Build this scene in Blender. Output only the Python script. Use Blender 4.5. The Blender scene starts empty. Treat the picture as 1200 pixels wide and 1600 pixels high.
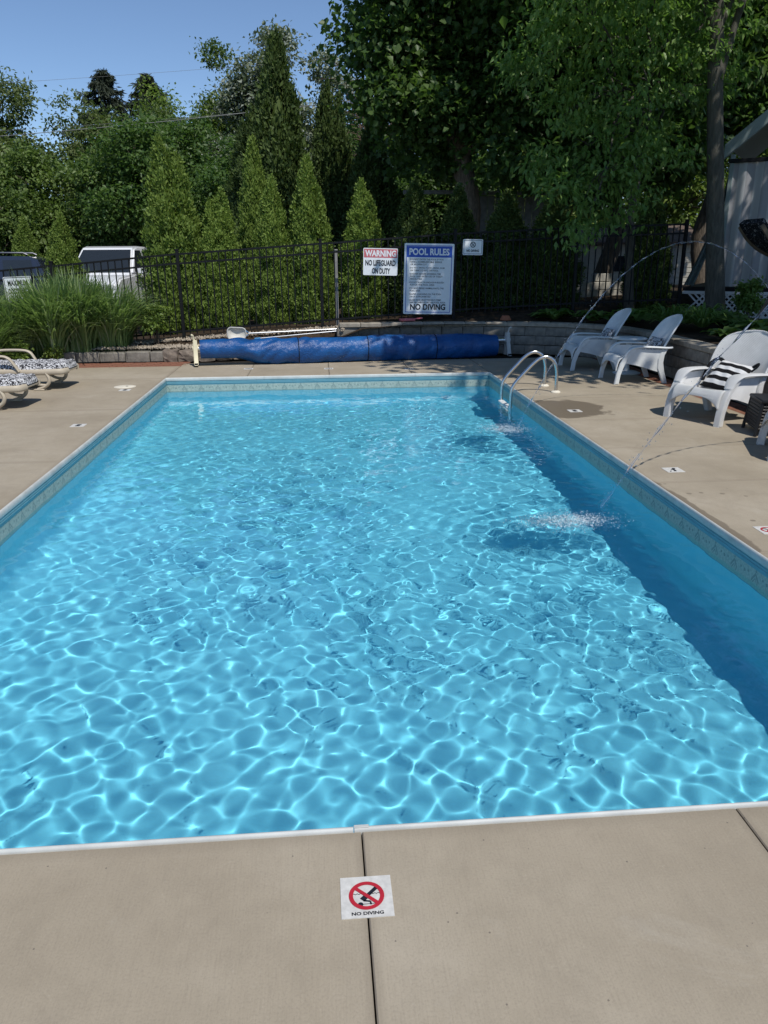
import bpy, bmesh, math, random
import numpy as np
from mathutils import Vector, Matrix, Quaternion

S = bpy.context.scene
COL = S.collection
random.seed(7)
R = math.radians

# ------------------------------------------------------------------ camera
CAM_YAW, CAM_PITCH, CAM_ROLL, CAM_H, CAM_F = 0.08027, 0.32248, -0.00616, 1.795, 1197.1
cam = bpy.data.cameras.new('camera')
cam_o = bpy.data.objects.new('camera', cam)
COL.objects.link(cam_o)
S.camera = cam_o
_f = Vector((math.sin(CAM_YAW) * math.cos(CAM_PITCH), math.cos(CAM_YAW) * math.cos(CAM_PITCH), -math.sin(CAM_PITCH)))
_r0 = Vector((math.cos(CAM_YAW), -math.sin(CAM_YAW), 0))
_u0 = _r0.cross(_f)
_r = _r0 * math.cos(CAM_ROLL) + _u0 * math.sin(CAM_ROLL)
_u = _r.cross(_f)
cam_o.matrix_world = Matrix(((_r.x, _u.x, -_f.x, 0), (_r.y, _u.y, -_f.y, 0), (_r.z, _u.z, -_f.z, CAM_H), (0, 0, 0, 1)))
cam.sensor_fit = 'VERTICAL'
cam.sensor_height = 24
cam.lens = 24 * CAM_F / 1600
cam.clip_start = 0.05
cam.clip_end = 2000

# ------------------------------------------------------------------ sky and sun
SUN_DIR = Vector((0.30, -0.60, 1.0)).normalized()
W = bpy.data.worlds.new('World')
S.world = W
W.use_nodes = True
_nt = W.node_tree
_sky = _nt.nodes.new('ShaderNodeTexSky')
_sky.sky_type = 'NISHITA'
_sky.sun_disc = False
_sky.sun_elevation = math.asin(SUN_DIR.z)
_sky.sun_rotation = math.atan2(SUN_DIR.x, SUN_DIR.y)
_sky.altitude = 1800
_sky.air_density = 1.0
_sky.dust_density = 0.0
_sky.ozone_density = 4.0
_bg = _nt.nodes['Background']
_bg.inputs[1].default_value = 0.125
_nt.links.new(_sky.outputs[0], _bg.inputs[0])
sun = bpy.data.lights.new('sun', 'SUN')
sun_o = bpy.data.objects.new('sun', sun)
COL.objects.link(sun_o)
sun.energy = 4.0
sun.color = (1.0, 0.955, 0.88)
sun.angle = R(0.5)
sun_o.rotation_euler = SUN_DIR.to_track_quat('Z', 'Y').to_euler()
sun.cycles.is_caustics_light = True

S.view_settings.view_transform = 'Standard'
S.view_settings.look = 'None'
S.view_settings.exposure = 0.0
S.view_settings.gamma = 1.0
S.render.engine = 'CYCLES'
S.cycles.use_denoising = True
S.cycles.max_bounces = 9
S.cycles.diffuse_bounces = 3
S.cycles.glossy_bounces = 4
S.cycles.transmission_bounces = 8
S.cycles.transparent_max_bounces = 8
S.cycles.sample_clamp_indirect = 6
S.cycles.sample_clamp_direct = 0
S.cycles.caustics_refractive = True
S.cycles.caustics_reflective = True
S.cycles.blur_glossy = 0.3

# ------------------------------------------------------------------ helpers
def link(o, parent=None):
    COL.objects.link(o)
    if parent is not None:
        o.parent = parent
    return o

def tag(o, label=None, cat=None, group=None, kind=None):
    if label: o['label'] = label
    if cat: o['category'] = cat
    if group: o['group'] = group
    if kind: o['kind'] = kind
    return o

def thing(name, label, cat, loc=(0, 0, 0), rz=0.0, group=None, rot=None):
    o = bpy.data.objects.new(name, None)
    o.empty_display_size = 0.1
    o.location = loc
    o.rotation_euler = rot if rot else (0, 0, rz)
    link(o)
    return tag(o, label, cat, group)

def clone(root, loc, rz, label, group=None, scale=None):
    def rec(o, par):
        c = o.copy()
        COL.objects.link(c)
        c.parent = par
        for ch in o.children:
            rec(ch, c)
        return c
    c = rec(root, None)
    c.location = loc
    c.rotation_euler = (0, 0, rz)
    if scale: c.scale = scale
    c['label'] = label
    if group: c['group'] = group
    return c

def mobj(name, me, mat, parent=None):
    if mat is not None and not me.materials:
        me.materials.append(mat)
    return link(bpy.data.objects.new(name, me), parent)

def np_mesh(name, V, F, smooth=False):
    """V (n,3), F (m,k) arrays of one polygon size"""
    V = np.ascontiguousarray(V, dtype=np.float32)
    F = np.ascontiguousarray(F, dtype=np.int32)
    k = F.shape[1]
    me = bpy.data.meshes.new(name)
    me.vertices.add(len(V)); me.vertices.foreach_set('co', V.ravel())
    me.loops.add(F.size); me.loops.foreach_set('vertex_index', F.ravel())
    me.polygons.add(len(F)); me.polygons.foreach_set('loop_start', np.arange(0, F.size, k, dtype=np.int32))
    me.update(calc_edges=True)
    if smooth:
        me.polygons.foreach_set('use_smooth', np.ones(len(F), dtype=bool))
    return me

class MB:
    def __init__(self):
        self.v = []; self.f = []
    def add(self, vs, fs):
        b = len(self.v)
        self.v += [tuple(p) for p in vs]
        self.f += [tuple(i + b for i in q) for q in fs]
        return self
    def box(self, c, s, rz=0.0, M=None, b=0.0):
        hx, hy, hz = s[0] / 2, s[1] / 2, s[2] / 2
        if b <= 0:
            vs = [(x, y, z) for x in (-hx, hx) for y in (-hy, hy) for z in (-hz, hz)]
            fs = [(0, 1, 3, 2), (4, 6, 7, 5), (0, 4, 5, 1), (2, 3, 7, 6), (0, 2, 6, 4), (1, 5, 7, 3)]
        else:
            bm = bmesh.new()
            bmesh.ops.create_cube(bm, size=1.0)
            for q in bm.verts: q.co = Vector((q.co.x * s[0], q.co.y * s[1], q.co.z * s[2]))
            bmesh.ops.bevel(bm, geom=bm.edges[:], offset=b, segments=1, affect='EDGES')
            bm.verts.index_update()
            vs = [q.co.copy() for q in bm.verts]
            fs = [[q.index for q in fc.verts] for fc in bm.faces]
            bm.free()
        rot = M if M is not None else Matrix.Rotation(rz, 3, 'Z')
        c = Vector(c)
        return self.add([rot @ Vector(p) + c for p in vs], fs)
    def tube(self, path, r, n=10, cap=True, flat=1.0):
        P = [Vector(p) for p in path]
        m = len(P)
        rs = r if isinstance(r, (list, tuple, np.ndarray)) else [r] * m
        up = None
        vs = []; fs = []
        for i in range(m):
            t = (P[min(i + 1, m - 1)] - P[max(i - 1, 0)]).normalized()
            if up is None:
                a = Vector((0, 0, 1)) if abs(t.z) < 0.9 else Vector((1, 0, 0))
                up = (a - t * a.dot(t)).normalized()
            else:
                up = (up - t * up.dot(t)).normalized()
            sd = t.cross(up)
            for k in range(n):
                a = 2 * math.pi * k / n
                vs.append(P[i] + (sd * math.cos(a) * rs[i] + up * math.sin(a) * rs[i] * flat))
        for i in range(m - 1):
            for k in range(n):
                a = i * n + k; b2 = i * n + (k + 1) % n
                fs.append((a, b2, b2 + n, a + n))
        if cap:
            fs.append(tuple(range(n - 1, -1, -1)))
            fs.append(tuple((m - 1) * n + k for k in range(n)))
        return self.add(vs, fs)
    def sweep(self, path, sec, lat=(1, 0, 0)):
        """sweep closed section [(a,b)] along path; a is along lat, b along the normal of path and lat"""
        P = [Vector(p) for p in path]; lat = Vector(lat)
        m = len(P); n = len(sec); vs = []; fs = []
        for i in range(m):
            t = (P[min(i + 1, m - 1)] - P[max(i - 1, 0)]).normalized()
            l = (lat - t * lat.dot(t)).normalized()
            nn = t.cross(l)
            s = sec[i] if isinstance(sec[0][0], (list, tuple)) else sec
            for a, b in s: vs.append(P[i] + l * a + nn * b)
        n = len(vs) // m
        for i in range(m - 1):
            for k in range(n):
                a = i * n + k; b2 = i * n + (k + 1) % n
                fs.append((a, b2, b2 + n, a + n))
        fs.append(tuple(range(n - 1, -1, -1))); fs.append(tuple((m - 1) * n + k for k in range(n)))
        return self.add(vs, fs)
    def grid(self, fn, nu, nv, closed_u=False):
        vs = [fn(i / (nu if closed_u else nu - 1), j / (nv - 1)) for j in range(nv) for i in range(nu)]
        fs = []
        for j in range(nv - 1):
            for i in range(nu if closed_u else nu - 1):
                a = j * nu + i; b = j * nu + (i + 1) % nu
                fs.append((a, b, b + nu, a + nu))
        return self.add(vs, fs)
    def lathe(self, prof, n=24, c=(0, 0, 0)):
        vs = []; fs = []
        for r, z in prof:
            for k in range(n):
                a = 2 * math.pi * k / n
                vs.append((c[0] + r * math.cos(a), c[1] + r * math.sin(a), c[2] + z))
        for i in range(len(prof) - 1):
            for k in range(n):
                a = i * n + k; b = i * n + (k + 1) % n
                fs.append((a, b, b + n, a + n))
        fs.append(tuple(range(n - 1, -1, -1))); fs.append(tuple((len(prof) - 1) * n + k for k in range(n)))
        return self.add(vs, fs)
    def prism(self, pts, a0, a1, axis='x', b=0.0):
        """2-D outline extruded along an axis; axis x: pts are (y,z); y: (x,z); z: (x,y)"""
        def mk(p, a):
            return {'x': (a, p[0], p[1]), 'y': (p[0], a, p[1]), 'z': (p[0], p[1], a)}[axis]
        bm = bmesh.new()
        lo = [bm.verts.new(mk(p, a0)) for p in pts]; hi = [bm.verts.new(mk(p, a1)) for p in pts]
        bm.faces.new(lo); bm.faces.new(hi[::-1])
        n = len(pts)
        for i in range(n):
            bm.faces.new((lo[i], hi[i], hi[(i + 1) % n], lo[(i + 1) % n]))
        bmesh.ops.recalc_face_normals(bm, faces=bm.faces[:])
        if b > 0:
            es = [e for e in bm.edges if (e.verts[0] in lo) == (e.verts[1] in lo)]
            bmesh.ops.bevel(bm, geom=es, offset=b, segments=2, affect='EDGES')
        bm.verts.index_update()
        self.add([q.co.copy() for q in bm.verts], [[q.index for q in fc.verts] for fc in bm.faces])
        bm.free()
        return self
    def mesh(self, name, smooth=True, angle=40, fix=True):
        me = bpy.data.meshes.new(name)
        me.from_pydata(self.v, [], self.f)
        if fix:
            bm = bmesh.new(); bm.from_mesh(me)
            bmesh.ops.recalc_face_normals(bm, faces=bm.faces[:])
            bm.to_mesh(me); bm.free()
        if smooth:
            me.polygons.foreach_set('use_smooth', [True] * len(me.polygons))
            me.set_sharp_from_angle(angle=R(angle))
        me.update()
        return me
    def build(self, name, mat, parent=None, smooth=True, angle=40, fix=True):
        return mobj(name, self.mesh(name, smooth, angle, fix), mat, parent)

def solid(o, t, offset=0.0):
    m = o.modifiers.new('thickness', 'SOLIDIFY'); m.thickness = t; m.offset = offset
    return o

def ell(a, b, n=12):
    return [(a * math.cos(2 * math.pi * k / n), b * math.sin(2 * math.pi * k / n)) for k in range(n)]

def smooth_path(pts, k=6):
    """Catmull-Rom"""
    P = [Vector(p) for p in pts]
    P = [P[0] * 2 - P[1]] + P + [P[-1] * 2 - P[-2]]
    out = []
    for i in range(1, len(P) - 2):
        for j in range(k):
            t = j / k
            a, b, c, d = P[i - 1], P[i], P[i + 1], P[i + 2]
            out.append(0.5 * ((2 * b) + (c - a) * t + (2 * a - 5 * b + 4 * c - d) * t * t + (3 * b - a - 3 * c + d) * t ** 3))
    out.append(P[-2])
    return out

# ------------------------------------------------------------------ material helpers
class N:
    def __init__(self, name):
        self.m = bpy.data.materials.new(name); self.m.use_nodes = True
        self.t = self.m.node_tree; self.b = self.t.nodes['Principled BSDF']; self.out = self.t.nodes['Material Output']
    def new(self, t, **kw):
        n = self.t.nodes.new(t)
        for k, v in kw.items():
            setattr(n, k, v)
        return n
    def l(self, a, b): self.t.links.new(a, b)
    def set(self, sock, v):
        if isinstance(v, bpy.types.NodeSocket): self.l(v, sock)
        else: sock.default_value = v
    def math(self, op, a, b=0.0, c=None, clamp=False):
        n = self.new('ShaderNodeMath', operation=op); n.use_clamp = clamp
        self.set(n.inputs[0], a); self.set(n.inputs[1], b)
        if c is not None: self.set(n.inputs[2], c)
        return n.outputs[0]
    def noise(self, scale, detail=4, rough=0.55, vec=None, dist=0.0):
        n = self.new('ShaderNodeTexNoise'); n.inputs['Scale'].default_value = scale; n.inputs['Detail'].default_value = detail
        n.inputs['Roughness'].default_value = rough; n.inputs['Distortion'].default_value = dist
        if vec is not None: self.l(vec, n.inputs['Vector'])
        return n.outputs['Fac']
    def obj(self):
        return self.new('ShaderNodeTexCoord').outputs['Object']
    def pos(self):
        return self.new('ShaderNodeNewGeometry').outputs['Position']
    def xyz(self, v):
        n = self.new('ShaderNodeSeparateXYZ'); self.l(v, n.inputs[0]); return n.outputs
    def ramp(self, fac, stops):
        n = self.new('ShaderNodeValToRGB'); self.l(fac, n.inputs[0])
        e = n.color_ramp.elements
        while len(e) < len(stops): e.new(0.5)
        for q, (p, c) in zip(e, stops):
            q.position = p; q.color = (*c, 1) if len(c) == 3 else c
        return n.outputs[0]
    def mix(self, fac, a, b, mode='MIX'):
        n = self.new('ShaderNodeMix', data_type='RGBA', blend_type=mode)
        self.set(n.inputs[0], fac); self.set(n.inputs[6], (*a, 1) if isinstance(a, tuple) else a); self.set(n.inputs[7], (*b, 1) if isinstance(b, tuple) else b)
        return n.outputs[2]
    def bump(self, h, strength=0.3, dist=0.01):
        n = self.new('ShaderNodeBump'); n.inputs['Strength'].default_value = strength; n.inputs['Distance'].default_value = dist
        self.l(h, n.inputs['Height']); self.l(n.outputs[0], self.b.inputs['Normal'])
    def base(self, c): self.set(self.b.inputs['Base Color'], (*c, 1) if isinstance(c, tuple) else c)
    def fin(self, rough=0.6, spec=0.4, metal=0.0):
        self.set(self.b.inputs['Roughness'], rough); self.b.inputs['Specular IOR Level'].default_value = spec
        self.b.inputs['Metallic'].default_value = metal
        return self.m

def simple(name, c, rough=0.6, spec=0.4, metal=0.0, var=0.12, scale=12, bump=0.0, bscale=80):
    n = N(name)
    v = n.noise(scale, 5, 0.6, n.obj())
    d = tuple(x * (1 - var) for x in c); l = tuple(min(1, x * (1 + var)) for x in c)
    n.base(n.ramp(v, [(0.3, d), (0.7, l)]))
    if bump > 0: n.bump(n.noise(bscale, 4, 0.6, n.obj()), bump, 0.01)
    return n.fin(rough, spec, metal)

def concrete_mat():
    n = N('brushed_concrete')
    p = n.pos()
    oi = n.new('ShaderNodeObjectInfo')
    big = n.noise(0.9, 5, 0.6, p); mid = n.noise(6, 6, 0.65, p); fine = n.noise(140, 3, 0.6, p)
    sp = n.new('ShaderNodeMapping'); sp.inputs['Scale'].default_value = (22.0, 1.0, 1.0); n.l(p, sp.inputs[0])
    br = n.noise(9, 3, 0.6, sp.outputs[0])
    c = n.ramp(big, [(0.25, (0.275, 0.228, 0.163)), (0.5, (0.352, 0.298, 0.220)), (0.75, (0.425, 0.368, 0.284))])
    c = n.mix(n.math('MULTIPLY', n.math('SUBTRACT', mid, 0.46, clamp=False), 1.1, clamp=True), c, (0.22, 0.185, 0.135))
    c = n.mix(n.math('MULTIPLY', n.ramp(fine, [(0.35, (1, 1, 1)), (0.5, (0, 0, 0))]), 0.18), c, (0.14, 0.12, 0.10))
    c = n.mix(n.math('MULTIPLY', n.ramp(fine, [(0.62, (0, 0, 0)), (0.72, (1, 1, 1))]), 0.25), c, (0.46, 0.43, 0.37))
    # pits
    vo = n.new('ShaderNodeTexVoronoi'); vo.inputs['Scale'].default_value = 16; n.l(p, vo.inputs['Vector'])
    pit = n.math('LESS_THAN', vo.outputs['Distance'], 0.05)
    sel = n.math('GREATER_THAN', n.xyz(vo.outputs['Color'])[0], 0.40)
    pit = n.math('MULTIPLY', pit, sel)
    c = n.mix(n.math('MULTIPLY', pit, 0.75), c, (0.10, 0.085, 0.07))
    # slab to slab tint
    c = n.mix(0.10, c, n.ramp(oi.outputs['Random'], [(0, (0.26, 0.22, 0.17)), (1, (0.40, 0.37, 0.31))]))
    # broom strokes, hairline cracks and old stains
    c = n.mix(n.math('MULTIPLY', n.ramp(br, [(0.30, (1, 1, 1)), (0.55, (0, 0, 0))]), 0.16), c, (0.20, 0.17, 0.13))
    wp = n.new('ShaderNodeVectorMath', operation='ADD'); n.l(p, wp.inputs[0])
    nz = n.new('ShaderNodeTexNoise'); nz.inputs['Scale'].default_value = 1.7; nz.inputs['Detail'].default_value = 6; n.l(p, nz.inputs['Vector'])
    n.l(nz.outputs['Color'], wp.inputs[1])
    ck = n.new('ShaderNodeTexVoronoi'); ck.feature = 'DISTANCE_TO_EDGE'; ck.inputs['Scale'].default_value = 0.55; n.l(wp.outputs[0], ck.inputs['Vector'])
    crack = n.math('MULTIPLY', n.math('LESS_THAN', ck.outputs['Distance'], 0.0016), n.math('GREATER_THAN', n.noise(0.7, 2, 0.5, p), 0.50))
    st = n.noise(2.3, 6, 0.7, p, 0.6)
    c = n.mix(n.math('MULTIPLY', n.ramp(st, [(0.56, (0, 0, 0)), (0.68, (1, 1, 1))]), 0.22), c, (0.21, 0.175, 0.13))
    c = n.mix(n.math('MULTIPLY', n.ramp(st, [(0.28, (1, 1, 1)), (0.40, (0, 0, 0))]), 0.20), c, (0.50, 0.46, 0.39))
    # grime gathered along the slab edges
    gen = n.new('ShaderNodeTexCoord').outputs['Generated']; gx, gy, gz0 = n.xyz(gen)
    ed = n.math('MINIMUM', n.math('MINIMUM', gx, n.math('SUBTRACT', 1.0, gx)), n.math('MINIMUM', gy, n.math('SUBTRACT', 1.0, gy)))
    ed = n.math('ADD', ed, n.math('MULTIPLY', n.math('SUBTRACT', mid, 0.5), 0.03))
    c = n.mix(n.math('MULTIPLY', n.ramp(ed, [(0.0, (1, 1, 1)), (0.022, (0, 0, 0))]), 0.35), c, (0.17, 0.14, 0.105))
    # wet patches left by the jets on the right hand deck
    x, y, z = n.xyz(p)
    wob = n.math('MULTIPLY', n.math('SUBTRACT', n.noise(2.4, 5, 0.6, p), 0.5), 1.05)
    def blob(cx, cy, rx, ry, k=1.0):
        dx = n.math('DIVIDE', n.math('SUBTRACT', x, cx), rx); dy = n.math('DIVIDE', n.math('SUBTRACT', y, cy), ry)
        d = n.math('SQRT', n.math('ADD', n.math('MULTIPLY', dx, dx), n.math('MULTIPLY', dy, dy)))
        d = n.math('ADD', d, n.math('MULTIPLY', wob, 1.5))
        return n.math('MULTIPLY', n.math('SUBTRACT', 1.0, n.math('MULTIPLY', n.math('SUBTRACT', d, 0.93), 9.0), clamp=True), k, clamp=True)
    wet = n.math('MAXIMUM', blob(2.98, 9.15, 0.52, 0.58), blob(2.71, 5.1, 0.085, 0.8, 0.8))
    drops = n.new('ShaderNodeTexVoronoi'); drops.inputs['Scale'].default_value = 7.5; n.l(p, drops.inputs['Vector'])
    dsel = n.math('MULTIPLY', n.math('LESS_THAN', drops.outputs['Distance'], 0.16), n.math('GREATER_THAN', n.xyz(drops.outputs['Color'])[1], 0.55))
    zone = n.math('MULTIPLY', n.math('MULTIPLY', n.math('GREATER_THAN', x, 2.7), n.math('LESS_THAN', x, 3.3)), n.math('MULTIPLY', n.math('GREATER_THAN', y, 4.3), n.math('LESS_THAN', y, 5.9)))
    wet = n.math('MAXIMUM', wet, n.math('MULTIPLY', n.math('MULTIPLY', dsel, zone), 0.7))
    c = n.mix(n.math('MULTIPLY', wet, 0.82), c, (0.135, 0.108, 0.078))
    n.base(c)
    h = n.math('ADD', n.math('MULTIPLY', br, 0.6), n.math('MULTIPLY', fine, 0.6))
    h = n.math('SUBTRACT', h, n.math('MULTIPLY', pit, 1.5))
    n.bump(h, 0.28, 0.004)
    n.set(n.b.inputs['Roughness'], n.math('SUBTRACT', 0.85, n.math('MULTIPLY', wet, 0.38)))
    n.b.inputs['Specular IOR Level'].default_value = 0.3
    return n.m

def liner_mat():
    n = N('vinyl_pool_liner')
    p = n.pos(); x, y, z = n.xyz(p)
    u = n.math('ADD', x, y)
    per = 0.26
    a = n.math('ABSOLUTE', n.math('SUBTRACT', n.math('MODULO', n.math('ADD', u, 100.0), per), per / 2))   # 0 at motif centre
    zc = n.math('SUBTRACT', n.math('ADD', z, 0.135), 0.0)      # 0 at top of motif, negative below
    # chevron: line z = -1.25*a
    d = n.math('ABSOLUTE', n.math('ADD', zc, n.math('MULTIPLY', a, 1.25)))
    chev = n.math('MULTIPLY', n.math('LESS_THAN', d, 0.011), n.math('LESS_THAN', a, 0.042))
    d2 = n.math('ABSOLUTE', n.math('ADD', n.math('ADD', zc, 0.03), n.math('MULTIPLY', a, 1.25)))
    chev2 = n.math('MULTIPLY', n.math('LESS_THAN', d2, 0.006), n.math('LESS_THAN', a, 0.03))
    b = n.math('ABSOLUTE', n.math('SUBTRACT', a, per / 2))
    def dot(src, off, zz, r):
        e = n.math('SUBTRACT', src, off); g = n.math('SUBTRACT', zc, zz)
        return n.math('LESS_THAN', n.math('ADD', n.math('MULTIPLY', e, e), n.math('MULTIPLY', g, g)), r * r)
    m = n.math('MAXIMUM', chev, chev2)
    m = n.math('MAXIMUM', m, dot(b, 0.0, -0.02, 0.012))
    m = n.math('MAXIMUM', m, dot(b, 0.045, -0.012, 0.009))
    m = n.math('MAXIMUM', m, dot(a, 0.0, 0.018, 0.009))
    speck = n.noise(55, 4, 0.7, p)
    band = n.ramp(speck, [(0.35, (0.26, 0.34, 0.31)), (0.55, (0.38, 0.45, 0.40)), (0.7, (0.47, 0.51, 0.45))])
    band = n.mix(n.math('MULTIPLY', m, 0.62), band, (0.12, 0.18, 0.18))
    top = n.math('GREATER_THAN', z, -0.107)
    band = n.mix(top, band, (0.05, 0.11, 0.14))
    low = n.math('LESS_THAN', z, -0.285)
    border = n.math('MULTIPLY', low, n.math('GREATER_THAN', z, -0.30))
    blue = n.ramp(n.noise(2.2, 4, 0.6, p), [(0.3, (0.175, 0.625, 0.80)), (0.7, (0.215, 0.67, 0.83))])
    c = n.mix(low, band, blue)
    c = n.mix(border, c, (0.09, 0.28, 0.42))
    n.base(c)
    return n.fin(0.45, 0.25)

def water_mat():
    n = N('pool_water')
    n.t.nodes.remove(n.b)
    g = n.new('ShaderNodeBsdfGlass'); g.inputs['IOR'].default_value = 1.33; g.inputs['Roughness'].default_value = 0.0
    g.inputs['Color'].default_value = (0.93, 0.99, 1.0, 1)
    n.l(g.outputs[0], n.out.inputs[0])
    return n.m

def leaf_mat(name, dark, light, trans=0.30, rough=0.5, pale=None, palefrac=0.0):
    n = N(name)
    g = n.new('ShaderNodeNewGeometry'); rnd = g.outputs['Random Per Island']
    c = n.ramp(rnd, [(0.0, dark), (0.55, tuple((a + b) / 2 for a, b in zip(dark, light))), (1.0, light)])
    if pale:
        c = n.mix(n.math('MULTIPLY', n.math('GREATER_THAN', n.math('FRACT', n.math('MULTIPLY', rnd, 37.7)), 1 - palefrac), 1.0), c, pale)
    big = n.noise(0.8, 2, 0.5, n.obj())
    c = n.mix(n.math('MULTIPLY', n.math('SUBTRACT', big, 0.42, clamp=True), 1.1, clamp=True), c, tuple(min(1, x * f) for x, f in zip(light, (1.15, 1.05, 0.8))))
    oi = n.new('ShaderNodeObjectInfo')
    c = n.mix(n.math('MULTIPLY', oi.outputs['Random'], 0.28), c, tuple(x * 0.45 for x in dark))
    n.base(c)
    n.fin(rough, 0.35)
    tr = n.new('ShaderNodeBsdfTranslucent'); n.l(n.mix(0.5, c, tuple(min(1, v * f) for v, f in zip(light, (1.2, 1.5, 0.5)))), tr.inputs['Color'])
    mx = n.new('ShaderNodeMixShader'); mx.inputs[0].default_value = trans
    n.l(n.b.outputs[0], mx.inputs[1]); n.l(tr.outputs[0], mx.inputs[2]); n.l(mx.outputs[0], n.out.inputs[0])
    return n.m

def bark_mat(name, c1, c2):
    n = N(name)
    mp = n.new('ShaderNodeMapping'); mp.inputs['Scale'].default_value = (14, 14, 2.5); n.l(n.obj(), mp.inputs[0])
    v = n.noise(1.6, 6, 0.65, mp.outputs[0], 0.4)
    n.base(n.ramp(v, [(0.3, c1), (0.7, c2)]))
    n.bump(v, 0.9, 0.03)
    return n.fin(0.9, 0.15)

def pattern_mat(name, scale, dark=(0.03, 0.03, 0.034), light=(0.56, 0.56, 0.57), thr=0.5):
    n = N(name)
    v = n.noise(scale, 2, 0.5, n.obj(), 1.6)
    n.base(n.ramp(v, [(thr - 0.02, dark), (thr + 0.02, light)]))
    n.bump(n.noise(scale * 8, 3, 0.5, n.obj()), 0.15, 0.01)
    return n.fin(0.85, 0.15)

def stripe_mat(name, axis, width, a, b, rough=0.85):
    n = N(name)
    s = n.xyz(n.obj())[axis]
    v = n.math('GREATER_THAN', n.math('FRACT', n.math('DIVIDE', n.math('ADD', s, 50.0 * width), width * 2)), 0.5)
    w = n.noise(9, 4, 0.6, n.obj())
    c = n.mix(v, a, b)
    n.base(n.mix(n.math('MULTIPLY', w, 0.2), c, tuple(x * 0.6 for x in a)))
    return n.fin(rough, 0.15)

def woven_mat(name):
    n = N(name)
    x, y, z = n.xyz(n.obj())
    k = 2 * math.pi / 0.022
    sx = n.math('SINE', n.math('MULTIPLY', n.math('ADD', x, 0.0), k))
    sy = n.math('SINE', n.math('MULTIPLY', n.math('ADD', n.math('MULTIPLY', y, 0.8), n.math('MULTIPLY', z, 1.0)), k))
    w = n.math('MULTIPLY', sx, sy)
    n.base(n.ramp(n.noise(5, 4, 0.6, n.obj()), [(0.3, (0.66, 0.66, 0.65)), (0.7, (0.80, 0.80, 0.79))]))
    n.bump(w, 0.9, 0.006)
    return n.fin(0.5, 0.35)

M = {}
M['concrete'] = concrete_mat()
M['joint'] = simple('dark_joint_filler', (0.03, 0.027, 0.024), 0.9, 0.1)
M['liner'] = liner_mat()
M['water'] = water_mat()
M['coping'] = simple('white_vinyl_coping', (0.50, 0.51, 0.49), 0.5, 0.3, var=0.14, scale=6)
M['track'] = simple('teal_liner_track', (0.15, 0.33, 0.39), 0.45, 0.35, var=0.08)
M['soil'] = simple('dark_mulch_soil', (0.045, 0.032, 0.022), 0.95, 0.1, var=0.5, scale=9, bump=1.0, bscale=30)
M['grassground'] = simple('rough_grass_ground', (0.055, 0.075, 0.025), 0.95, 0.1, var=0.5, scale=2.5, bump=0.6, bscale=20)
M['asphalt'] = simple('parking_asphalt', (0.07, 0.068, 0.066), 0.9, 0.2, var=0.25, scale=8, bump=0.4)
M['brick'] = simple('red_brick_paver', (0.21, 0.095, 0.062), 0.85, 0.2, var=0.35, scale=5, bump=0.5)
M['block'] = simple('grey_retaining_block', (0.20, 0.185, 0.16), 0.9, 0.15, var=0.35, scale=7, bump=0.9, bscale=40)
M['cap'] = simple('tan_wall_cap', (0.29, 0.26, 0.215), 0.9, 0.15, var=0.25, scale=7, bump=0.6, bscale=50)
M['stone'] = simple('rough_field_stone', (0.20, 0.165, 0.135), 0.9, 0.15, var=0.45, scale=9, bump=1.0, bscale=22)
M['pebble'] = simple('tan_pebbles', (0.33, 0.28, 0.22), 0.85, 0.2, var=0.4, scale=3)
M['fence'] = simple('black_fence_metal', (0.007, 0.0075, 0.009), 0.6, 0.2, var=0.15)
M['signwhite'] = simple('white_sign_face', (0.72, 0.75, 0.78), 0.45, 0.4, var=0.04)
M['signblue'] = simple('blue_sign_band', (0.02, 0.08, 0.42), 0.45, 0.4, var=0.06)
M['signred'] = simple('red_sign_print', (0.42, 0.02, 0.035), 0.5, 0.3, var=0.08)
M['signfade'] = simple('faded_red_sign_band', (0.50, 0.13, 0.15), 0.5, 0.3, var=0.15)
M['ink'] = simple('dark_sign_ink', (0.015, 0.017, 0.025), 0.5, 0.3, var=0.1)
M['inkblue'] = simple('navy_sign_line', (0.03, 0.05, 0.12), 0.5, 0.3)
M['tile'] = simple('white_deck_decal', (0.56, 0.55, 0.52), 0.6, 0.25, var=0.14, scale=45)
M['lid'] = simple('cream_skimmer_lid', (0.68, 0.63, 0.52), 0.6, 0.3, var=0.08)
M['steel'] = simple('stainless_steel', (0.62, 0.62, 0.62), 0.22, 0.5, 1.0, var=0.05)
M['alu'] = simple('brushed_aluminium', (0.70, 0.71, 0.72), 0.3, 0.5, 1.0, var=0.05)
M['whiteplastic'] = simple('white_resin', (0.66, 0.68, 0.68), 0.42, 0.4, var=0.12, scale=4)
M['woven'] = woven_mat('white_woven_resin')
M['cream'] = simple('cream_plastic', (0.66, 0.60, 0.42), 0.5, 0.4, var=0.06)
M['greyplastic'] = simple('pale_grey_plastic', (0.48, 0.48, 0.46), 0.5, 0.4, var=0.06)
M['rubber'] = simple('black_rubber', (0.015, 0.015, 0.015), 0.8, 0.2)
M['beige'] = simple('beige_resin', (0.44, 0.38, 0.29), 0.5, 0.4, var=0.07, scale=5)
M['damask'] = pattern_mat('black_white_floral_cloth', 27)
M['damask2'] = pattern_mat('black_white_lace_cloth', 34, thr=0.48)
M['stripecloth'] = stripe_mat('black_white_striped_cloth', 1, 0.052, (0.012, 0.011, 0.012), (0.74, 0.73, 0.72))
M['blackcloth'] = simple('black_cloth', (0.012, 0.012, 0.013), 0.9, 0.1)
M['wicker'] = simple('black_wicker', (0.012, 0.012, 0.013), 0.5, 0.4)
M['tan'] = simple('tan_cloth', (0.30, 0.26, 0.20), 0.9, 0.1)
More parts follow.
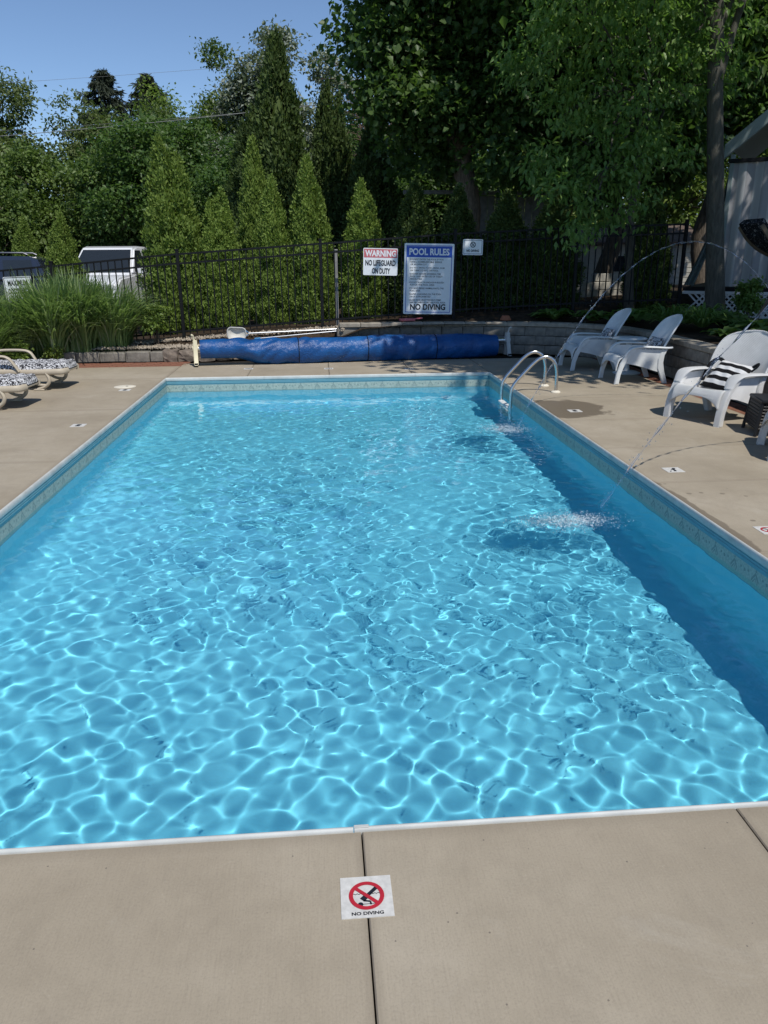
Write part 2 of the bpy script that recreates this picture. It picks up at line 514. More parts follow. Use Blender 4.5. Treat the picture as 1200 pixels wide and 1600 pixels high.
M['net'] = simple('white_net', (0.62, 0.60, 0.54), 0.8, 0.2)
M['bluepole'] = simple('blue_plastic', (0.05, 0.22, 0.45), 0.4, 0.4)
M['foam'] = simple('white_foam_bubbles', (0.80, 0.86, 0.90), 0.3, 0.5, var=0.02)
def cover_mat():
    n = N('blue_solar_cover')
    p = n.obj()
    v = n.noise(3, 5, 0.6, p)
    n.base(n.ramp(v, [(0.3, (0.004, 0.050, 0.185)), (0.6, (0.007, 0.085, 0.28)), (0.75, (0.014, 0.135, 0.37))]))
    n.bump(n.noise(16, 5, 0.65, p, 0.8), 0.55, 0.03)
    return n.fin(0.36, 0.45)
M['cover'] = cover_mat()

# ================================================================== SETTING
PX0, PX1, PY0, PY1 = -2.43, 2.72, 2.06, 12.27
WATER_Z, FLOOR_Z = -0.205, -1.22
INS = 0.010

def frame_sheet(name, x0, x1, y0, y1, z, mat, hx0=PX0, hx1=PX1, hy0=PY0, hy1=PY1):
    m = MB()
    m.add([(x0, y0, z), (x1, y0, z), (x1, hy0, z), (x0, hy0, z)], [(0, 1, 2, 3)])
    m.add([(x0, hy1, z), (x1, hy1, z), (x1, y1, z), (x0, y1, z)], [(0, 1, 2, 3)])
    m.add([(x0, hy0, z), (hx0, hy0, z), (hx0, hy1, z), (x0, hy1, z)], [(0, 1, 2, 3)])
    m.add([(hx1, hy0, z), (x1, hy0, z), (x1, hy1, z), (hx1, hy1, z)], [(0, 1, 2, 3)])
    return tag(m.build(name, mat, smooth=False, fix=False), kind='structure')

frame_sheet('ground', -400, 400, -200, 900, -0.11, M['grassground'])

def gz(x, y):
    g = min(0.9, max(0.05, 0.16 + 0.062 * (x + 4.8)))
    if x > 5.0 and y < 18: g = min(g, 0.60)
    if x > 0.4 and y < 15.3:
        g = min(g, 0.56 + max(0.0, (y - 14.9)) * 0.3)
    if y < 15.0 and x <= 0.4:
        g = min(g, 0.21)
    return g

# ground rising behind the retaining edge, out to the trees
xs = list(np.arange(-16, 16.1, 0.8)); xs = [-160, -80, -40, -25] + xs + [25, 40, 80, 160]
ys = [14.62, 14.9, 15.1, 15.3, 15.7, 16.5, 18, 20, 23, 27, 33, 42, 60, 90, 160, 260]
mb = MB()
mb.add([(x, y, gz(x, y) + 0.03 * math.sin(x * 1.7 + y) * (y > 15.4)) for y in ys for x in xs],
       [(j * len(xs) + i, j * len(xs) + i + 1, (j + 1) * len(xs) + i + 1, (j + 1) * len(xs) + i) for j in range(len(ys) - 1) for i in range(len(xs) - 1)])
tag(mb.build('terrain', M['soil'], fix=False), kind='structure')

# pool deck: joint bed and slabs
deck = frame_sheet('pool_deck', -10, 5.6, -7, 14.75, -0.035, M['joint'])
_slab_cache = {}
def slab(x0, x1, y0, y1):
    g = 0.0025
    w, d = x1 - x0 - 2 * g, y1 - y0 - 2 * g
    key = (round(w, 3), round(d, 3))
    if key not in _slab_cache:
        m = MB(); b = 0.004
        lo = [(-w / 2, -d / 2), (w / 2, -d / 2), (w / 2, d / 2), (-w / 2, d / 2)]
        hi = [(-w / 2 + b, -d / 2 + b), (w / 2 - b, -d / 2 + b), (w / 2 - b, d / 2 - b), (-w / 2 + b, d / 2 - b)]
        m.add([(x, y, -0.10) for x, y in lo] + [(x, y, -b) for x, y in lo] + [(x, y, 0) for x, y in hi],
              [(0, 1, 5, 4), (1, 2, 6, 5), (2, 3, 7, 6), (3, 0, 4, 7), (4, 5, 9, 8), (5, 6, 10, 9), (6, 7, 11, 10), (7, 4, 8, 11), (8, 9, 10, 11)])
        _slab_cache[key] = m.mesh('slab', smooth=False, fix=False)
        _slab_cache[key].materials.append(M['concrete'])
    o = bpy.data.objects.new('slab', _slab_cache[key])
    o.location = ((x0 + x1) / 2, (y0 + y1) / 2, 0)
    link(o, deck)
colsx = [-10, -7.6, -5.0, PX0, -1.17, 0.085, 1.365, PX1]
for a, b in zip(colsx[:-1], colsx[1:]):
    for c, d in ((-7, -3.2), (-3.2, -0.55), (-0.55, PY0)):
        slab(a, b, c, d)
for c, d in ((-7, -3.2), (-3.2, -0.55), (-0.55, PY0)):
    slab(PX1, 4.0, c, d); slab(4.0, 5.6, c, d)
rowsr = [PY0, 4.31, 5.9, 7.1, 8.45, 9.85, 11.1, PY1]
for c, d in zip(rowsr[:-1], rowsr[1:]): slab(PX1, 4.95, c, d)
rowsl = [PY0, 4.6, 7.13, 9.7, PY1]
for c, d in zip(rowsl[:-1], rowsl[1:]):
    slab(-5.0, PX0, c, d); slab(-10, -5.0, c, d)
for a, b in zip([-10, -5.0, PX0, -1.17, 0.13, 1.46, PX1], [-5.0, PX0, -1.17, 0.13, 1.46, PX1, 4.95]):
    slab(a, b, PY1, 13.68 if b <= PX0 else 14.02)

# red paver strips
brick_me = MB().box((0, 0, -0.04), (0.192, 0.094, 0.078), b=0.004).mesh('brick', smooth=False)
brick_me.materials.append(M['brick'])
def brick(x, y, rz=0.0):
    o = bpy.data.objects.new('brick', brick_me)
    o.location = (x, y, random.uniform(-0.004, 0.002)); o.rotation_euler = (random.uniform(-.01, .01), random.uniform(-.01, .01), rz + random.uniform(-.015, .015))
    link(o, deck)
slab(-10, -4.9, 13.68, 14.02)
for j in range(6):
    for i in range(12):
        brick(-4.75 + 0.2 * i + 0.1 * (j % 2), 13.735 + 0.1 * j)
for j in range(3):
    for i in range(33):
        brick(5.0 + 0.1 * j, 7.4 + 0.2 * i + 0.1 * (j % 2), R(90))

# coping: sections with a rolled white lip and fluted face
prof = [(0.0, -0.09), (0.0, 0.001), (0.003, 0.007), (0.008, 0.0095), (0.014, 0.007), (0.019, -0.001), (0.022, -0.014), (0.022, -0.036), (0.019, -0.045), (0.013, -0.048)]
prof2 = [(0.013, -0.048), (0.013, -0.054), (0.018, -0.057), (0.018, -0.068), (0.014, -0.071), (0.014, -0.075), (0.018, -0.078), (0.018, -0.090), (0.014, -0.096), (0.010, -0.108)]
pool = frame = None
pool = bpy.data.objects.new('pool_basin', None); link(pool); tag(pool, kind='structure')
def coping_piece(side, a, b, prof=prof, name='coping_section', mat='coping'):
    m = MB(); vs = []
    for t in (0, 1):
        for d, z in prof:
            if side in 'NF':
                y = PY0 + d if side == 'N' else PY1 - d
                x = max(a, PX0 + d) if t == 0 else min(b, PX1 - d)
            else:
                x = PX0 + d if side == 'L' else PX1 - d
                y = max(a, PY0 + d) if t == 0 else min(b, PY1 - d)
            vs.append((x, y, z))
    n = len(prof)
    m.add(vs, [(i, i + 1, i + 1 + n, i + n) for i in range(n - 1)])
    return m.build(name, M[mat], pool, angle=50)
g = 0.0015
for side, lo, hi, cuts in (('N', PX0, PX1, [0.06]), ('F', PX0, PX1, [-0.9, 1.5]), ('L', PY0, PY1, [4.9, 7.6, 10.1]), ('R', PY0, PY1, [3.4, 6.2, 8.7])):
    e = [lo] + cuts + [hi]
    for i, (a, b) in enumerate(zip(e[:-1], e[1:])):
        coping_piece(side, a + (g if i else 0), b - (g if i < len(e) - 2 else 0))
    coping_piece(side, lo, hi, prof2, 'liner_track', 'track')
# a clip over the near joint
MB().box((0.085, PY0 + 0.010, 0.0102), (0.05, 0.013, 0.003), b=0.002).build('joint_clip', M['coping'], pool)

# liner: walls with a coved foot, and floor
mb = MB()
def ring(ins, z): return [(PX0 + ins, PY0 + ins, z), (PX1 - ins, PY0 + ins, z), (PX1 - ins, PY1 - ins, z), (PX0 + ins, PY1 - ins, z)]
rings = [ring(INS, -0.085), ring(INS, -0.3), ring(INS, FLOOR_Z + 0.15)] + [ring(INS + 0.15 * (1 - math.cos(t)), FLOOR_Z + 0.15 * (1 - math.sin(t))) for t in [R(15 * k) for k in range(1, 7)]]
vs = [p for r_ in rings for p in r_]
fs = []
for i in range(len(rings) - 1):
    for k in range(4):
        a, b = i * 4 + k, i * 4 + (k + 1) % 4
        fs.append((a, b, b + 4, a + 4))
fs.append(tuple((len(rings) - 1) * 4 + k for k in range(4)))
mb.add(vs, fs)
liner = mb.build('liner', M['liner'], pool, angle=35, fix=False)
bm = bmesh.new(); bm.from_mesh(liner.data); bmesh.ops.recalc_face_normals(bm, faces=bm.faces[:])
for fc in bm.faces: pass
bmesh.ops.reverse_faces(bm, faces=bm.faces[:]); bm.to_mesh(liner.data); bm.free()
liner.cycles.is_caustics_receiver = True

# water: a real waved surface
JET1 = (2.22, 5.78); JET2 = (2.30, 8.9)
def water_mesh():
    x0, x1, y0, y1 = PX0 + INS, PX1 - INS, PY0 + INS, PY1 - INS
    nx, ny = 460, 740
    tt = np.linspace(0, 1, ny); ty = 0.62 * tt + 0.38 * tt ** 2.2                    # finer rows near the camera
    X, Y = np.meshgrid(np.linspace(x0, x1, nx), y0 + (y1 - y0) * ty)
    rng = np.random.default_rng(11)
    Z = np.zeros_like(X)
    calm = 1 / (1 + np.exp((X + 1.55 - 0.10 * (Y - 2)) / 0.35))          # calmer by the left wall
    amp_big = 1.0 - 0.35 * calm
    chop = (1 - calm) * (0.30 + 0.70 / (1 + np.exp(-(Y - 3.6 + 0.5 * X * 0.5) / 0.7)))
    smoothz = np.exp(-(((X - 1.2) / 1.1) ** 2 + ((Y - 6.9) / 2.1) ** 2))   # pushed smooth round the jets
    nearleft = np.exp(-(((X + 2.4) / 1.7) ** 2 + ((Y - 2.6) / 2.2) ** 2))
    far = 1 / (1 + np.exp(-(Y - 8.6) / 0.9))
    patch = 0.0
    for i in range(10):
        k = 2 * math.pi / rng.uniform(1.2, 3.2); a = rng.uniform(0, 6.28); patch = patch + np.sin(k * (X * math.cos(a) + Y * math.sin(a)) + rng.uniform(0, 6.28))
    patch = np.clip(1 + 0.14 * patch, 0.6, 1.12)                            # gusts: the chop comes and goes
    def waves(n, l0, l1, s, amp):
        out = np.zeros_like(X)
        for i in range(n):
            lam = math.exp(rng.uniform(math.log(l0), math.log(l1))); k = 2 * math.pi / lam; a = rng.uniform(0, 2 * math.pi); ph = rng.uniform(0, 6.28)
            out += s / k * np.sin(k * (X * math.cos(a) + Y * math.sin(a)) + ph)
        return out * amp
    wN = np.clip(np.exp(-(((X + 2.4) / 2.0) ** 2 + ((Y - 2.2) / 1.9) ** 2)) + 0.45 * np.exp(-(Y - 2.1) / 0.9), 0, 1)
    def steep(w, beta):                                                    # crests sharper than troughs
        s = w.std(); return s * (np.exp(beta * np.clip(w / s, -3, 3)) - 1) / beta / math.exp(beta * beta / 2)
    quiet = (1 - .62 * far) * (1 - .62 * smoothz)
    mid = 1 / (1 + np.exp(-(Y - 3.55 + 0.32 * (X - 1)) / 0.45)) * (1 - .85 * calm)
    Z += waves(24, .45, 1.3, .0040, 1 - .3 * far)
    Z += (waves(54, .115, .30, .0070, 1.0) + waves(40, .075, .11, .0020, 1.0)) * (1 - mid) * (1 - 0.35 * calm * (1 - wN)) * (1 - .3 * far)
    Z += steep(waves(48, .14, .32, .0078, 1.0), .55) * mid * quiet
    Z += steep(waves(48, .085, .14, .0044, 1.0), .6) * 1.25 * mid * patch * (1 - 0.66 * far) * (1 - .72 * smoothz)
    for (jx, jy), aa in ((JET1, 1.0), (JET2, 0.9)):
        for ox, oy, w in ((0, 0, 1), (-0.22, -0.1, .7), (-0.4, 0.15, .5)):
            r = np.sqrt((X - jx - ox) ** 2 + (Y - jy - oy) ** 2)
            Z += aa * w * 0.0028 * np.cos(2 * math.pi * r / 0.16) * np.exp(-r / 0.42) * np.clip(r / .08, 0, 1)
    return np.stack([X, Y, Z + WATER_Z], -1).reshape(-1, 3), nx, ny
V, nx, ny = water_mesh()
idx = np.arange(nx * ny).reshape(ny, nx)
F = np.stack([idx[:-1, :-1], idx[:-1, 1:], idx[1:, 1:], idx[1:, :-1]], -1).reshape(-1, 4)
water = mobj('pool_water', np_mesh('pool_water', V, F, True), M['water'])
tag(water, kind='structure')
water.cycles.is_caustics_caster = True

# raised bed on the right and left planting bed
WALL = smooth_path([(0.42, 14.95, 0), (2.0, 14.92, 0), (3.4, 14.78, 0), (4.4, 14.45, 0), (5.05, 13.85, 0), (5.36, 13.0, 0), (5.42, 11.5, 0), (5.38, 10.0, 0), (5.35, 8.0, 0), (5.33, 6.0, 0), (5.3, 3.0, 0)], 8)
mb = MB()
bx = [(p.x + 0.12, p.y + 0.05) for p in WALL]
vs = []
for (x, y) in bx:
    vs += [(x, y, 0.55), (max(x, 30.0) if y < 14.4 else x, y if y < 14.4 else 15.0, 0.555)]
mb.add(vs, [(2 * i, 2 * i + 1, 2 * i + 3, 2 * i + 2) for i in range(len(bx) - 1)])
tag(mb.build('planting_bed', M['soil'], fix=False), kind='structure')
bedl = [(-4.75, 14.45), (-5.1, 13.8), (-5.5, 12.9), (-5.9, 12.0), (-6.4, 11.0), (-7.2, 10.4), (-9.9, 10.4), (-9.9, 15.2), (-4.75, 15.2)]
mb = MB().prism(bedl, -0.02, 0.10, 'z', 0.03)
tag(mb.build('flower_bed', M['soil'], smooth=False), kind='structure')

# retaining wall of blocks with caps
wall = thing('retaining_wall', 'curved grey block retaining wall holding up the shaded bed', 'wall', (0, 0, 0))
seg = [0.0]
for a, b in zip(WALL[:-1], WALL[1:]): seg.append(seg[-1] + (b - a).length)
def wall_at(s):
    s = max(0, min(seg[-1] - 1e-4, s))
    for i in range(len(seg) - 1):
        if seg[i + 1] >= s:
            t = (s - seg[i]) / (seg[i + 1] - seg[i]); d = (WALL[i + 1] - WALL[i])
            return WALL[i] + d * t, math.atan2(d.y, d.x)
bl_mes = []
for k in range(4):
    rr = random.Random(k); m = MB(); m.box((0, 0, 0), (0.392, 0.22, 0.168), b=0.012)
    m.v = [(x + rr.uniform(-.004, .004), y + rr.uniform(-.008, .008), z) for x, y, z in m.v]
    me = m.mesh('block', smooth=False); me.materials.append(M['block']); bl_mes.append(me)
cap_me = MB().box((0, 0, 0), (0.395, 0.28, 0.075), b=0.01).mesh('cap', smooth=False); cap_me.materials.append(M['cap'])
for c in range(3):
    s = 0.1 + 0.2 * (c % 2)
    while s < seg[-1] - 0.2:
        p, a = wall_at(s)
        o = bpy.data.objects.new('block', random.choice(bl_mes)); o.location = (p.x, p.y, 0.087 + 0.172 * c); o.rotation_euler = (0, 0, a + (math.pi if random.random() < .5 else 0))
        link(o, wall); s += 0.4
s = 0.15
while s < seg[-1] - 0.2:
    p, a = wall_at(s)
    o = bpy.data.objects.new('cap', cap_me); o.location = (p.x, p.y, 0.556 + random.uniform(-.002, .002)); o.rotation_euler = (0, 0, a)
    link(o, wall); s += 0.4
# left edging: blocks and rough stones
edge = thing('stone_edging', 'low edging of rough stones and blocks behind the red pavers', 'edging', (0, 0, 0))
def rough_stone(x, y, w, h, d, seed, mat):
    rr = random.Random(seed)
    bm = bmesh.new(); bmesh.ops.create_cube(bm, size=1.0); bmesh.ops.subdivide_edges(bm, edges=bm.edges[:], cuts=2, use_grid_fill=True)
    for q in bm.verts:
        n_ = q.co.copy(); n_ = n_.lerp(n_.normalized() * 0.62, 0.35)
        q.co = Vector((n_.x * w, n_.y * d, n_.z * h)) + Vector((rr.uniform(-1, 1), rr.uniform(-1, 1), rr.uniform(-1, 1))) * 0.018
    me = bpy.data.meshes.new('stone'); bm.to_mesh(me); bm.free(); me.materials.append(mat)
    o = bpy.data.objects.new('stone', me); o.location = (x, y, h / 2 - 0.01); o.rotation_euler = (0, 0, rr.uniform(-.08, .08)); link(o, edge)
x = -4.75
for i, w in enumerate([0.36, 0.42, 0.46, 0.44, 0.24]):
    o = MB().box((0, 0, 0), (w - 0.012, 0.2, 0.19 - 0.012 * (i % 3)), b=0.015).build('stone', M['block'], edge, smooth=False)
    o.location = (x + w / 2, 14.44 - 0.015 * i, 0.09); o.rotation_euler = (0, 0, R(random.uniform(-3, 3))); x += w
for i, w in enumerate([0.25, 0.32, 0.34, 0.3, 0.4, 0.36, 0.3, 0.42, 0.38]):
    rough_stone(x + w / 2, 14.4 + 0.05 * i, w * 1.02, random.uniform(0.19, 0.24), 0.26, 50 + i, M['stone']); x += w

# gravel strip
def pebbles():
    rng = np.random.default_rng(5); n = 5200
    base = np.array([(1, 0, 0), (-1, 0, 0), (0, 1, 0), (0, -1, 0), (0, 0, 1), (0, 0, -1)], float)
    tri = np.array([(0, 2, 4), (2, 1, 4), (1, 3, 4), (3, 0, 4), (2, 0, 5), (1, 2, 5), (3, 1, 5), (0, 3, 5)])
    X = rng.uniform(-4.5, 0.45, n); Y = 14.52 + (rng.random(n) ** 1.2) * 0.95
    Zz = np.array([gz(a, b) for a, b in zip(X, Y)]) + rng.uniform(-.005, .025, n)
    s = rng.uniform(.012, .034, (n, 1, 1)) * rng.uniform(.6, 1.2, (n, 1, 3))
    V = base[None] * s + rng.normal(0, .003, (n, 6, 3))
    ang = rng.uniform(0, 6.28, n); c, s_ = np.cos(ang), np.sin(ang)
    Vx = V[..., 0] * c[:, None] - V[..., 1] * s_[:, None]; Vy = V[..., 0] * s_[:, None] + V[..., 1] * c[:, None]
    V = np.stack([Vx + X[:, None], Vy + Y[:, None], V[..., 2] + Zz[:, None]], -1).reshape(-1, 3)
    Ff = (tri[None] + (np.arange(n) * 6)[:, None, None]).reshape(-1, 3)
    return np_mesh('gravel', V, Ff, False)
tag(mobj('gravel', pebbles(), M['pebble']), 'tan gravel strip along the foot of the black fence', 'gravel', kind='stuff')

# parking lot beyond the fence
mb = MB(); mb.add([(-40, 19.2, 0.14), (-5.6, 19.2, 0.14), (-5.2, 30, 0.14), (-40, 30, 0.14)], [(0, 1, 2, 3)])
tag(mb.build('parking_lot', M['asphalt'], smooth=False, fix=False), kind='structure')

# ================================================================== FENCE
FY = 15.3
def ftop(x): return float(np.interp(x, [-8.5, -4.79, -2.62, .06, .78, 3.09, 6.22, 8], [1.36, 1.66, 1.85, 2.02, 2.06, 2.22, 2.33, 2.36]))
fence = thing('metal_fence', 'black metal picket fence running behind the pool', 'fence', (0, FY, 0))
posts = [-7.4, -4.9, -2.6, 0.06, 2.62, 5.0, 7.15]
pk_me = MB().box((0, 0, 0.5), (0.020, 0.020, 1.0)).mesh('picket', smooth=False); pk_me.materials.append(M['fence'])
for x in posts:
    o = MB().box((0, 0, 0), (0.06, 0.06, 1.64), b=0.004).build('post', M['fence'], fence, smooth=False)
    o.location = (x, 0, ftop(x) - 1.57 + 0.82)
    c = MB().box((0, 0, 0), (0.07, 0.07, 0.02), b=0.004).build('post_cap', M['fence'], o, smooth=False); c.location = (0, 0, 0.83)
for a, b in zip(posts[:-1], posts[1:]):
    for dz in (0.0, -0.165, -1.40):
        za, zb = ftop(a) + dz, ftop(b) + dz
        m = MB(); h = 0.017
        m.add([(a + .03, -.0155, za - h), (b - .03, -.0155, zb - h), (b - .03, -.0155, zb + h), (a + .03, -.0155, za + h),
               (a + .03, .0155, za - h), (b - .03, .0155, zb - h), (b - .03, .0155, zb + h), (a + .03, .0155, za + h)],
              [(0, 1, 2, 3), (7, 6, 5, 4), (0, 4, 5, 1), (3, 2, 6, 7), (1, 5, 6, 2), (0, 3, 7, 4)])
        m.build('rail', M['fence'], fence, smooth=False, fix=False)
    n = int(round((b - a) / 0.125))
    for i in range(1, n):
        x = a + (b - a) * i / n
        o = bpy.data.objects.new('picket', pk_me); z0 = ftop(a) + (ftop(b) - ftop(a)) * i / n
        o.location = (x, 0, z0 - 1.47); o.scale = (1, 1, 1.455); link(o, fence)

# ------------------------------------------------------------------ lettering
_dg = None
def text_mesh(body, w, h, cx, cz, y, mat, parent, bold=0.0, name='lettering', flat=False):
    cu = bpy.data.curves.new('t', 'FONT'); cu.body = body; cu.size = 1.0; cu.offset = bold; cu.align_x = 'LEFT'; cu.resolution_u = 3
    o = bpy.data.objects.new('t', cu); COL.objects.link(o)
    bpy.context.view_layer.update()
    me = bpy.data.meshes.new_from_object(o.evaluated_get(bpy.context.evaluated_depsgraph_get()))
    bpy.data.objects.remove(o); bpy.data.curves.remove(cu)
    co = np.empty(len(me.vertices) * 3); me.vertices.foreach_get('co', co); co = co.reshape(-1, 3)
    mn, mx = co.min(0), co.max(0)
    s = (co - mn) / np.maximum(mx - mn, 1e-6)
    X = cx + (s[:, 0] - .5) * w; Zv = cz + (s[:, 1] - .5) * h
    if flat: out = np.stack([X, Zv, np.full(len(X), y)], 1)
    else: out = np.stack([X, np.full(len(X), y), Zv], 1)
    me.vertices.foreach_set('co', out.astype(np.float32).ravel()); me.update()
    me.name = name; me.materials.clear(); me.materials.append(mat)
    return link(bpy.data.objects.new(name, me), parent)

def rounded_rect(w, h, r, n=5):
    pts = []
    for cx, cz, a0 in ((w / 2 - r, h / 2 - r, 0), (-w / 2 + r, h / 2 - r, 90), (-w / 2 + r, -h / 2 + r, 180), (w / 2 - r, -h / 2 + r, 270)):
        for k in range(n): 
            a = R(a0 + 90 * k / (n - 1)); pts.append((cx + r * math.cos(a), cz + r * math.sin(a)))
    return pts
def sign_border(w, h, r, t, y, mat, parent):
    o, i = rounded_rect(w, h, r), rounded_rect(w - 2 * t, h - 2 * t, max(r - t, .002))
    n = len(o); m = MB()
    m.add([(x, y, z) for x, z in o] + [(x, y, z) for x, z in i], [(k, (k + 1) % n, n + (k + 1) % n, n + k) for k in range(n)])
    return m.build('border', mat, parent, smooth=False, fix=False)
def sheet(name, w, h, cx, cz, y, mat, parent, r=0.0):
    m = MB(); pts = rounded_rect(w, h, r) if r else [(-w / 2, -h / 2), (w / 2, -h / 2), (w / 2, h / 2), (-w / 2, h / 2)]
    m.add([(cx + x, y, cz + z) for x, z in pts], [tuple(range(len(pts)))])
    return m.build(name, mat, parent, smooth=False, fix=False)
def annulus(cx, cz, r0, r1, y, mat, parent, name='ring', flat=False, n=40):
    m = MB()
    P = [(cx + r * math.cos(2 * math.pi * k / n), cz + r * math.sin(2 * math.pi * k / n)) for r in (r0, r1) for k in range(n)]
    m.add([(a, b, y) if flat else (a, y, b) for a, b in P], [(k, (k + 1) % n, n + (k + 1) % n, n + k) for k in range(n)])
    return m.build(name, mat, parent, smooth=False, fix=False)
def bar2(p, q, t, y, mat, parent, name, flat=False):
    p, q = Vector(p), Vector(q); d = (q - p).normalized(); nn = Vector((-d.y, d.x)) * t / 2
    P = [p + nn, p - nn, q - nn, q + nn]
    m = MB(); m.add([(a.x, a.y, y) if flat else (a.x, y, a.y) for a in P], [(0, 1, 2, 3)])
    return m.build(name, mat, parent, smooth=False, fix=False)

def sign_base(name, label, x, z, w, h, y=FY - 0.03, tilt=0.0):
    t = thing(name, label, 'sign', (x, y, z), rot=(0, R(tilt), R(0)))
    MB().prism(rounded_rect(w, h, 0.02), -0.003, 0.003, 'y').build('plate', M['signwhite'], t, smooth=False)
    for sx in (-1, 1):
        MB().box((sx * (w / 2 - .05), 0.012, 0), (0.02, 0.018, h * 0.8)).build('bracket', M['fence'], t, smooth=False)
    return t
Y1, Y2, Y3 = -0.0045, -0.006, -0.0075
t = sign_base('warning_sign', 'white warning sign with faded red band about no lifeguard', 1.19, 1.69, 0.655, 0.49, tilt=1.6)
sheet('red_band', 0.63, 0.155, 0, 0.152, Y1, M['signfade'], t)
text_mesh('WARNING', 0.585, 0.115, 0, 0.152, Y2, M['signwhite'], t, 0.035)
text_mesh('NO LIFEGUARD', 0.575, 0.105, 0, -0.02, Y2, M['ink'], t, 0.035)
text_mesh('ON DUTY', 0.35, 0.105, 0.015, -0.165, Y2, M['ink'], t, 0.035)
t = sign_base('pool_rules_sign', 'tall white pool rules sign with blue heading', 2.115, 1.365, 0.955, 1.30, tilt=1.2)
sheet('blue_band', 0.86, 0.20, 0, 0.50, Y1, M['signblue'], t)
text_mesh('POOL RULES', 0.77, 0.125, 0, 0.50, Y2, M['signwhite'], t, 0.035)
sign_border(0.88, 1.235, 0.012, 0.012, Y1 - .0005, M['signblue'], t)
rules = ['\u2022DO NOT ENTER THE POOL IF YOU', ' HAVE A COMMUNICABLE DISEASE', ' OR AN OPEN CUT', None, '\u2022DO NOT BRING FOOD, DRINK, GUM', ' OR TOBACCO INTO THE POOL', None,
         '\u2022SHOWER BEFORE ENTERING THE', ' POOL AND AFTER USE OF TOILET', ' FACILITIES', None, '\u2022DO NOT RUN OR ENGAGE IN ROUGH', ' PLAY IN THE POOL AREA', None,
         '\u2022DO NOT BRING ANIMALS INTO THE', ' POOL AREA', None, '\u2022DIAPER CHANGING ON THE POOL', ' DECK IS PROHIBITED', None, '\u2022GLASS AND SHATTERABLE ITEMS', ' ARE PROHIBITED IN THE POOL AREA']
z = 0.362
for ln in rules:
    if ln is None: z -= 0.016; continue
    w = 0.0225 * len(ln.strip())
    text_mesh(ln.strip(), w, 0.030, -0.375 + (0.018 if ln[0] == ' ' else 0) + w / 2, z, Y2, M['ink'], t, 0.008)
    z -= 0.0465
text_mesh('NO DIVING', 0.69, 0.115, 0, -0.515, Y2, M['ink'], t, 0.035)
t = sign_base('no_diving_sign', 'small white no diving sign right of the rules sign', 2.96, 1.945, 0.385, 0.285, tilt=1.0)
sign_border(0.35, 0.25, 0.012, 0.008, Y1, M['inkblue'], t)
annulus(0, 0.045, 0.040, 0.053, Y2, M['ink'], t)
bar2((-.032, .078), (.032, .012), 0.012, Y3, M['ink'], t, 'slash'); bar2((.03, .075), (-.022, .018), 0.009, Y2, M['ink'], t, 'diver')
text_mesh('NO DIVING', 0.24, 0.045, 0, -0.065, Y2, M['ink'], t, 0.035)
t = sign_base('occupancy_sign', 'white maximum occupancy sign half hidden by tall grass', -5.53, 1.24, 0.50, 0.47, tilt=-2)
sign_border(0.48, 0.45, 0.02, 0.012, Y1, M['ink'], t)
text_mesh('MAXIMUM', 0.35, 0.10, 0, 0.125, Y2, M['ink'], t, 0.035)
text_mesh('OCCUPANCY', 0.38, 0.10, 0, -0.02, Y2, M['ink'], t, 0.035)

# ------------------------------------------------------------------ deck decals
def decal(label, x, y, kind, rz=0.0, name='deck_marker', w=0.1524):
    t = thing(name, label, 'marker', (x, y, 0.0), rz, 'markers set in the pool deck')
    MB().box((0, 0, 0.001), (w, w, 0.003)).build('plate', M['tile'], t, smooth=False)
    z = 0.0032
    if kind in ('nodive', 'ring'):
        bar2((-.004, -.004), (.036, .036), 0.012, z, M['ink'], t, 'diver_legs', True)
        bar2((-.014, -.014), (.0, .0), 0.017, z + .0003, M['ink'], t, 'diver_body', True)
        m = MB(); n = 14; m.add([(-.019 + .008 * math.cos(6.283 * k / n), -.030 + .008 * math.sin(6.283 * k / n), z + .0006) for k in range(n)], [tuple(range(n))]); m.build('diver_head', M['ink'], t, smooth=False, fix=False)
        bar2((-.010, -.016), (.010, -.020), 0.006, z + .0003, M['ink'], t, 'diver_arm', True); bar2((.010, -.020), (.012, -.032), 0.005, z + .0006, M['ink'], t, 'diver_arm', True)
        for xx in (-.040, .012):
            P = [(xx + .0315 * q / 12, .009 + .0018 * math.sin(q * 1.6)) for q in range(13)]
            for q in range(12): pass
            m = MB(); m.add([(a, b + s, z) for a, b in P for s in (-.0012, .0012)], [(2 * q, 2 * q + 2, 2 * q + 3, 2 * q + 1) for q in range(12)]); m.build('wave_line', M['ink'], t, smooth=False, fix=False)
        bar2((-.034, -.030), (.026, -.028), 0.002, z, M['ink'], t, 'floor_line', True)
        annulus(0, 0.014 - .012, 0.040, 0.0525, z + .0009, M['signred'], t, 'red_ring', True)
        bar2((-.032, .031), (.033, -.029), 0.0115, z + .0012, M['signred'], t, 'slash', True)
        text_mesh('NO DIVING', 0.093, 0.012, 0.0, -.062, z, M['ink'], t, 0.035, flat=True)
    elif kind == 'diver':
        bar2((-.05, 0), (.01, -.01), 0.022, z, M['ink'], t, 'diver_legs', True); bar2((.0, .01), (.05, -.03), 0.026, z + .0003, M['ink'], t, 'diver_body', True); bar2((-.055, .05), (-.03, .03), 0.012, z, M['ink'], t, 'diver_arm', True)
    else:
        for q, (a, b) in enumerate(((-.042, .0), (-.012, .004), (.012, -.004), (.042, .0))):
            MB().add([(a + .013 * math.cos(k), b + .030 * math.sin(k), z) for k in [6.283 * j / 10 for j in range(10)]], [tuple(range(10))]).build('numeral', M['ink'], t, smooth=False, fix=False)
    return t
decal('square no diving decal with red ring on the near concrete', 0.085, 1.785, 'nodive')
decal('no diving decal with red ring cut by the right picture edge', 3.02, 4.70, 'ring', R(90))
decal('white decal with black diver beside the right coping', 3.05, 6.26, 'diver', R(90))
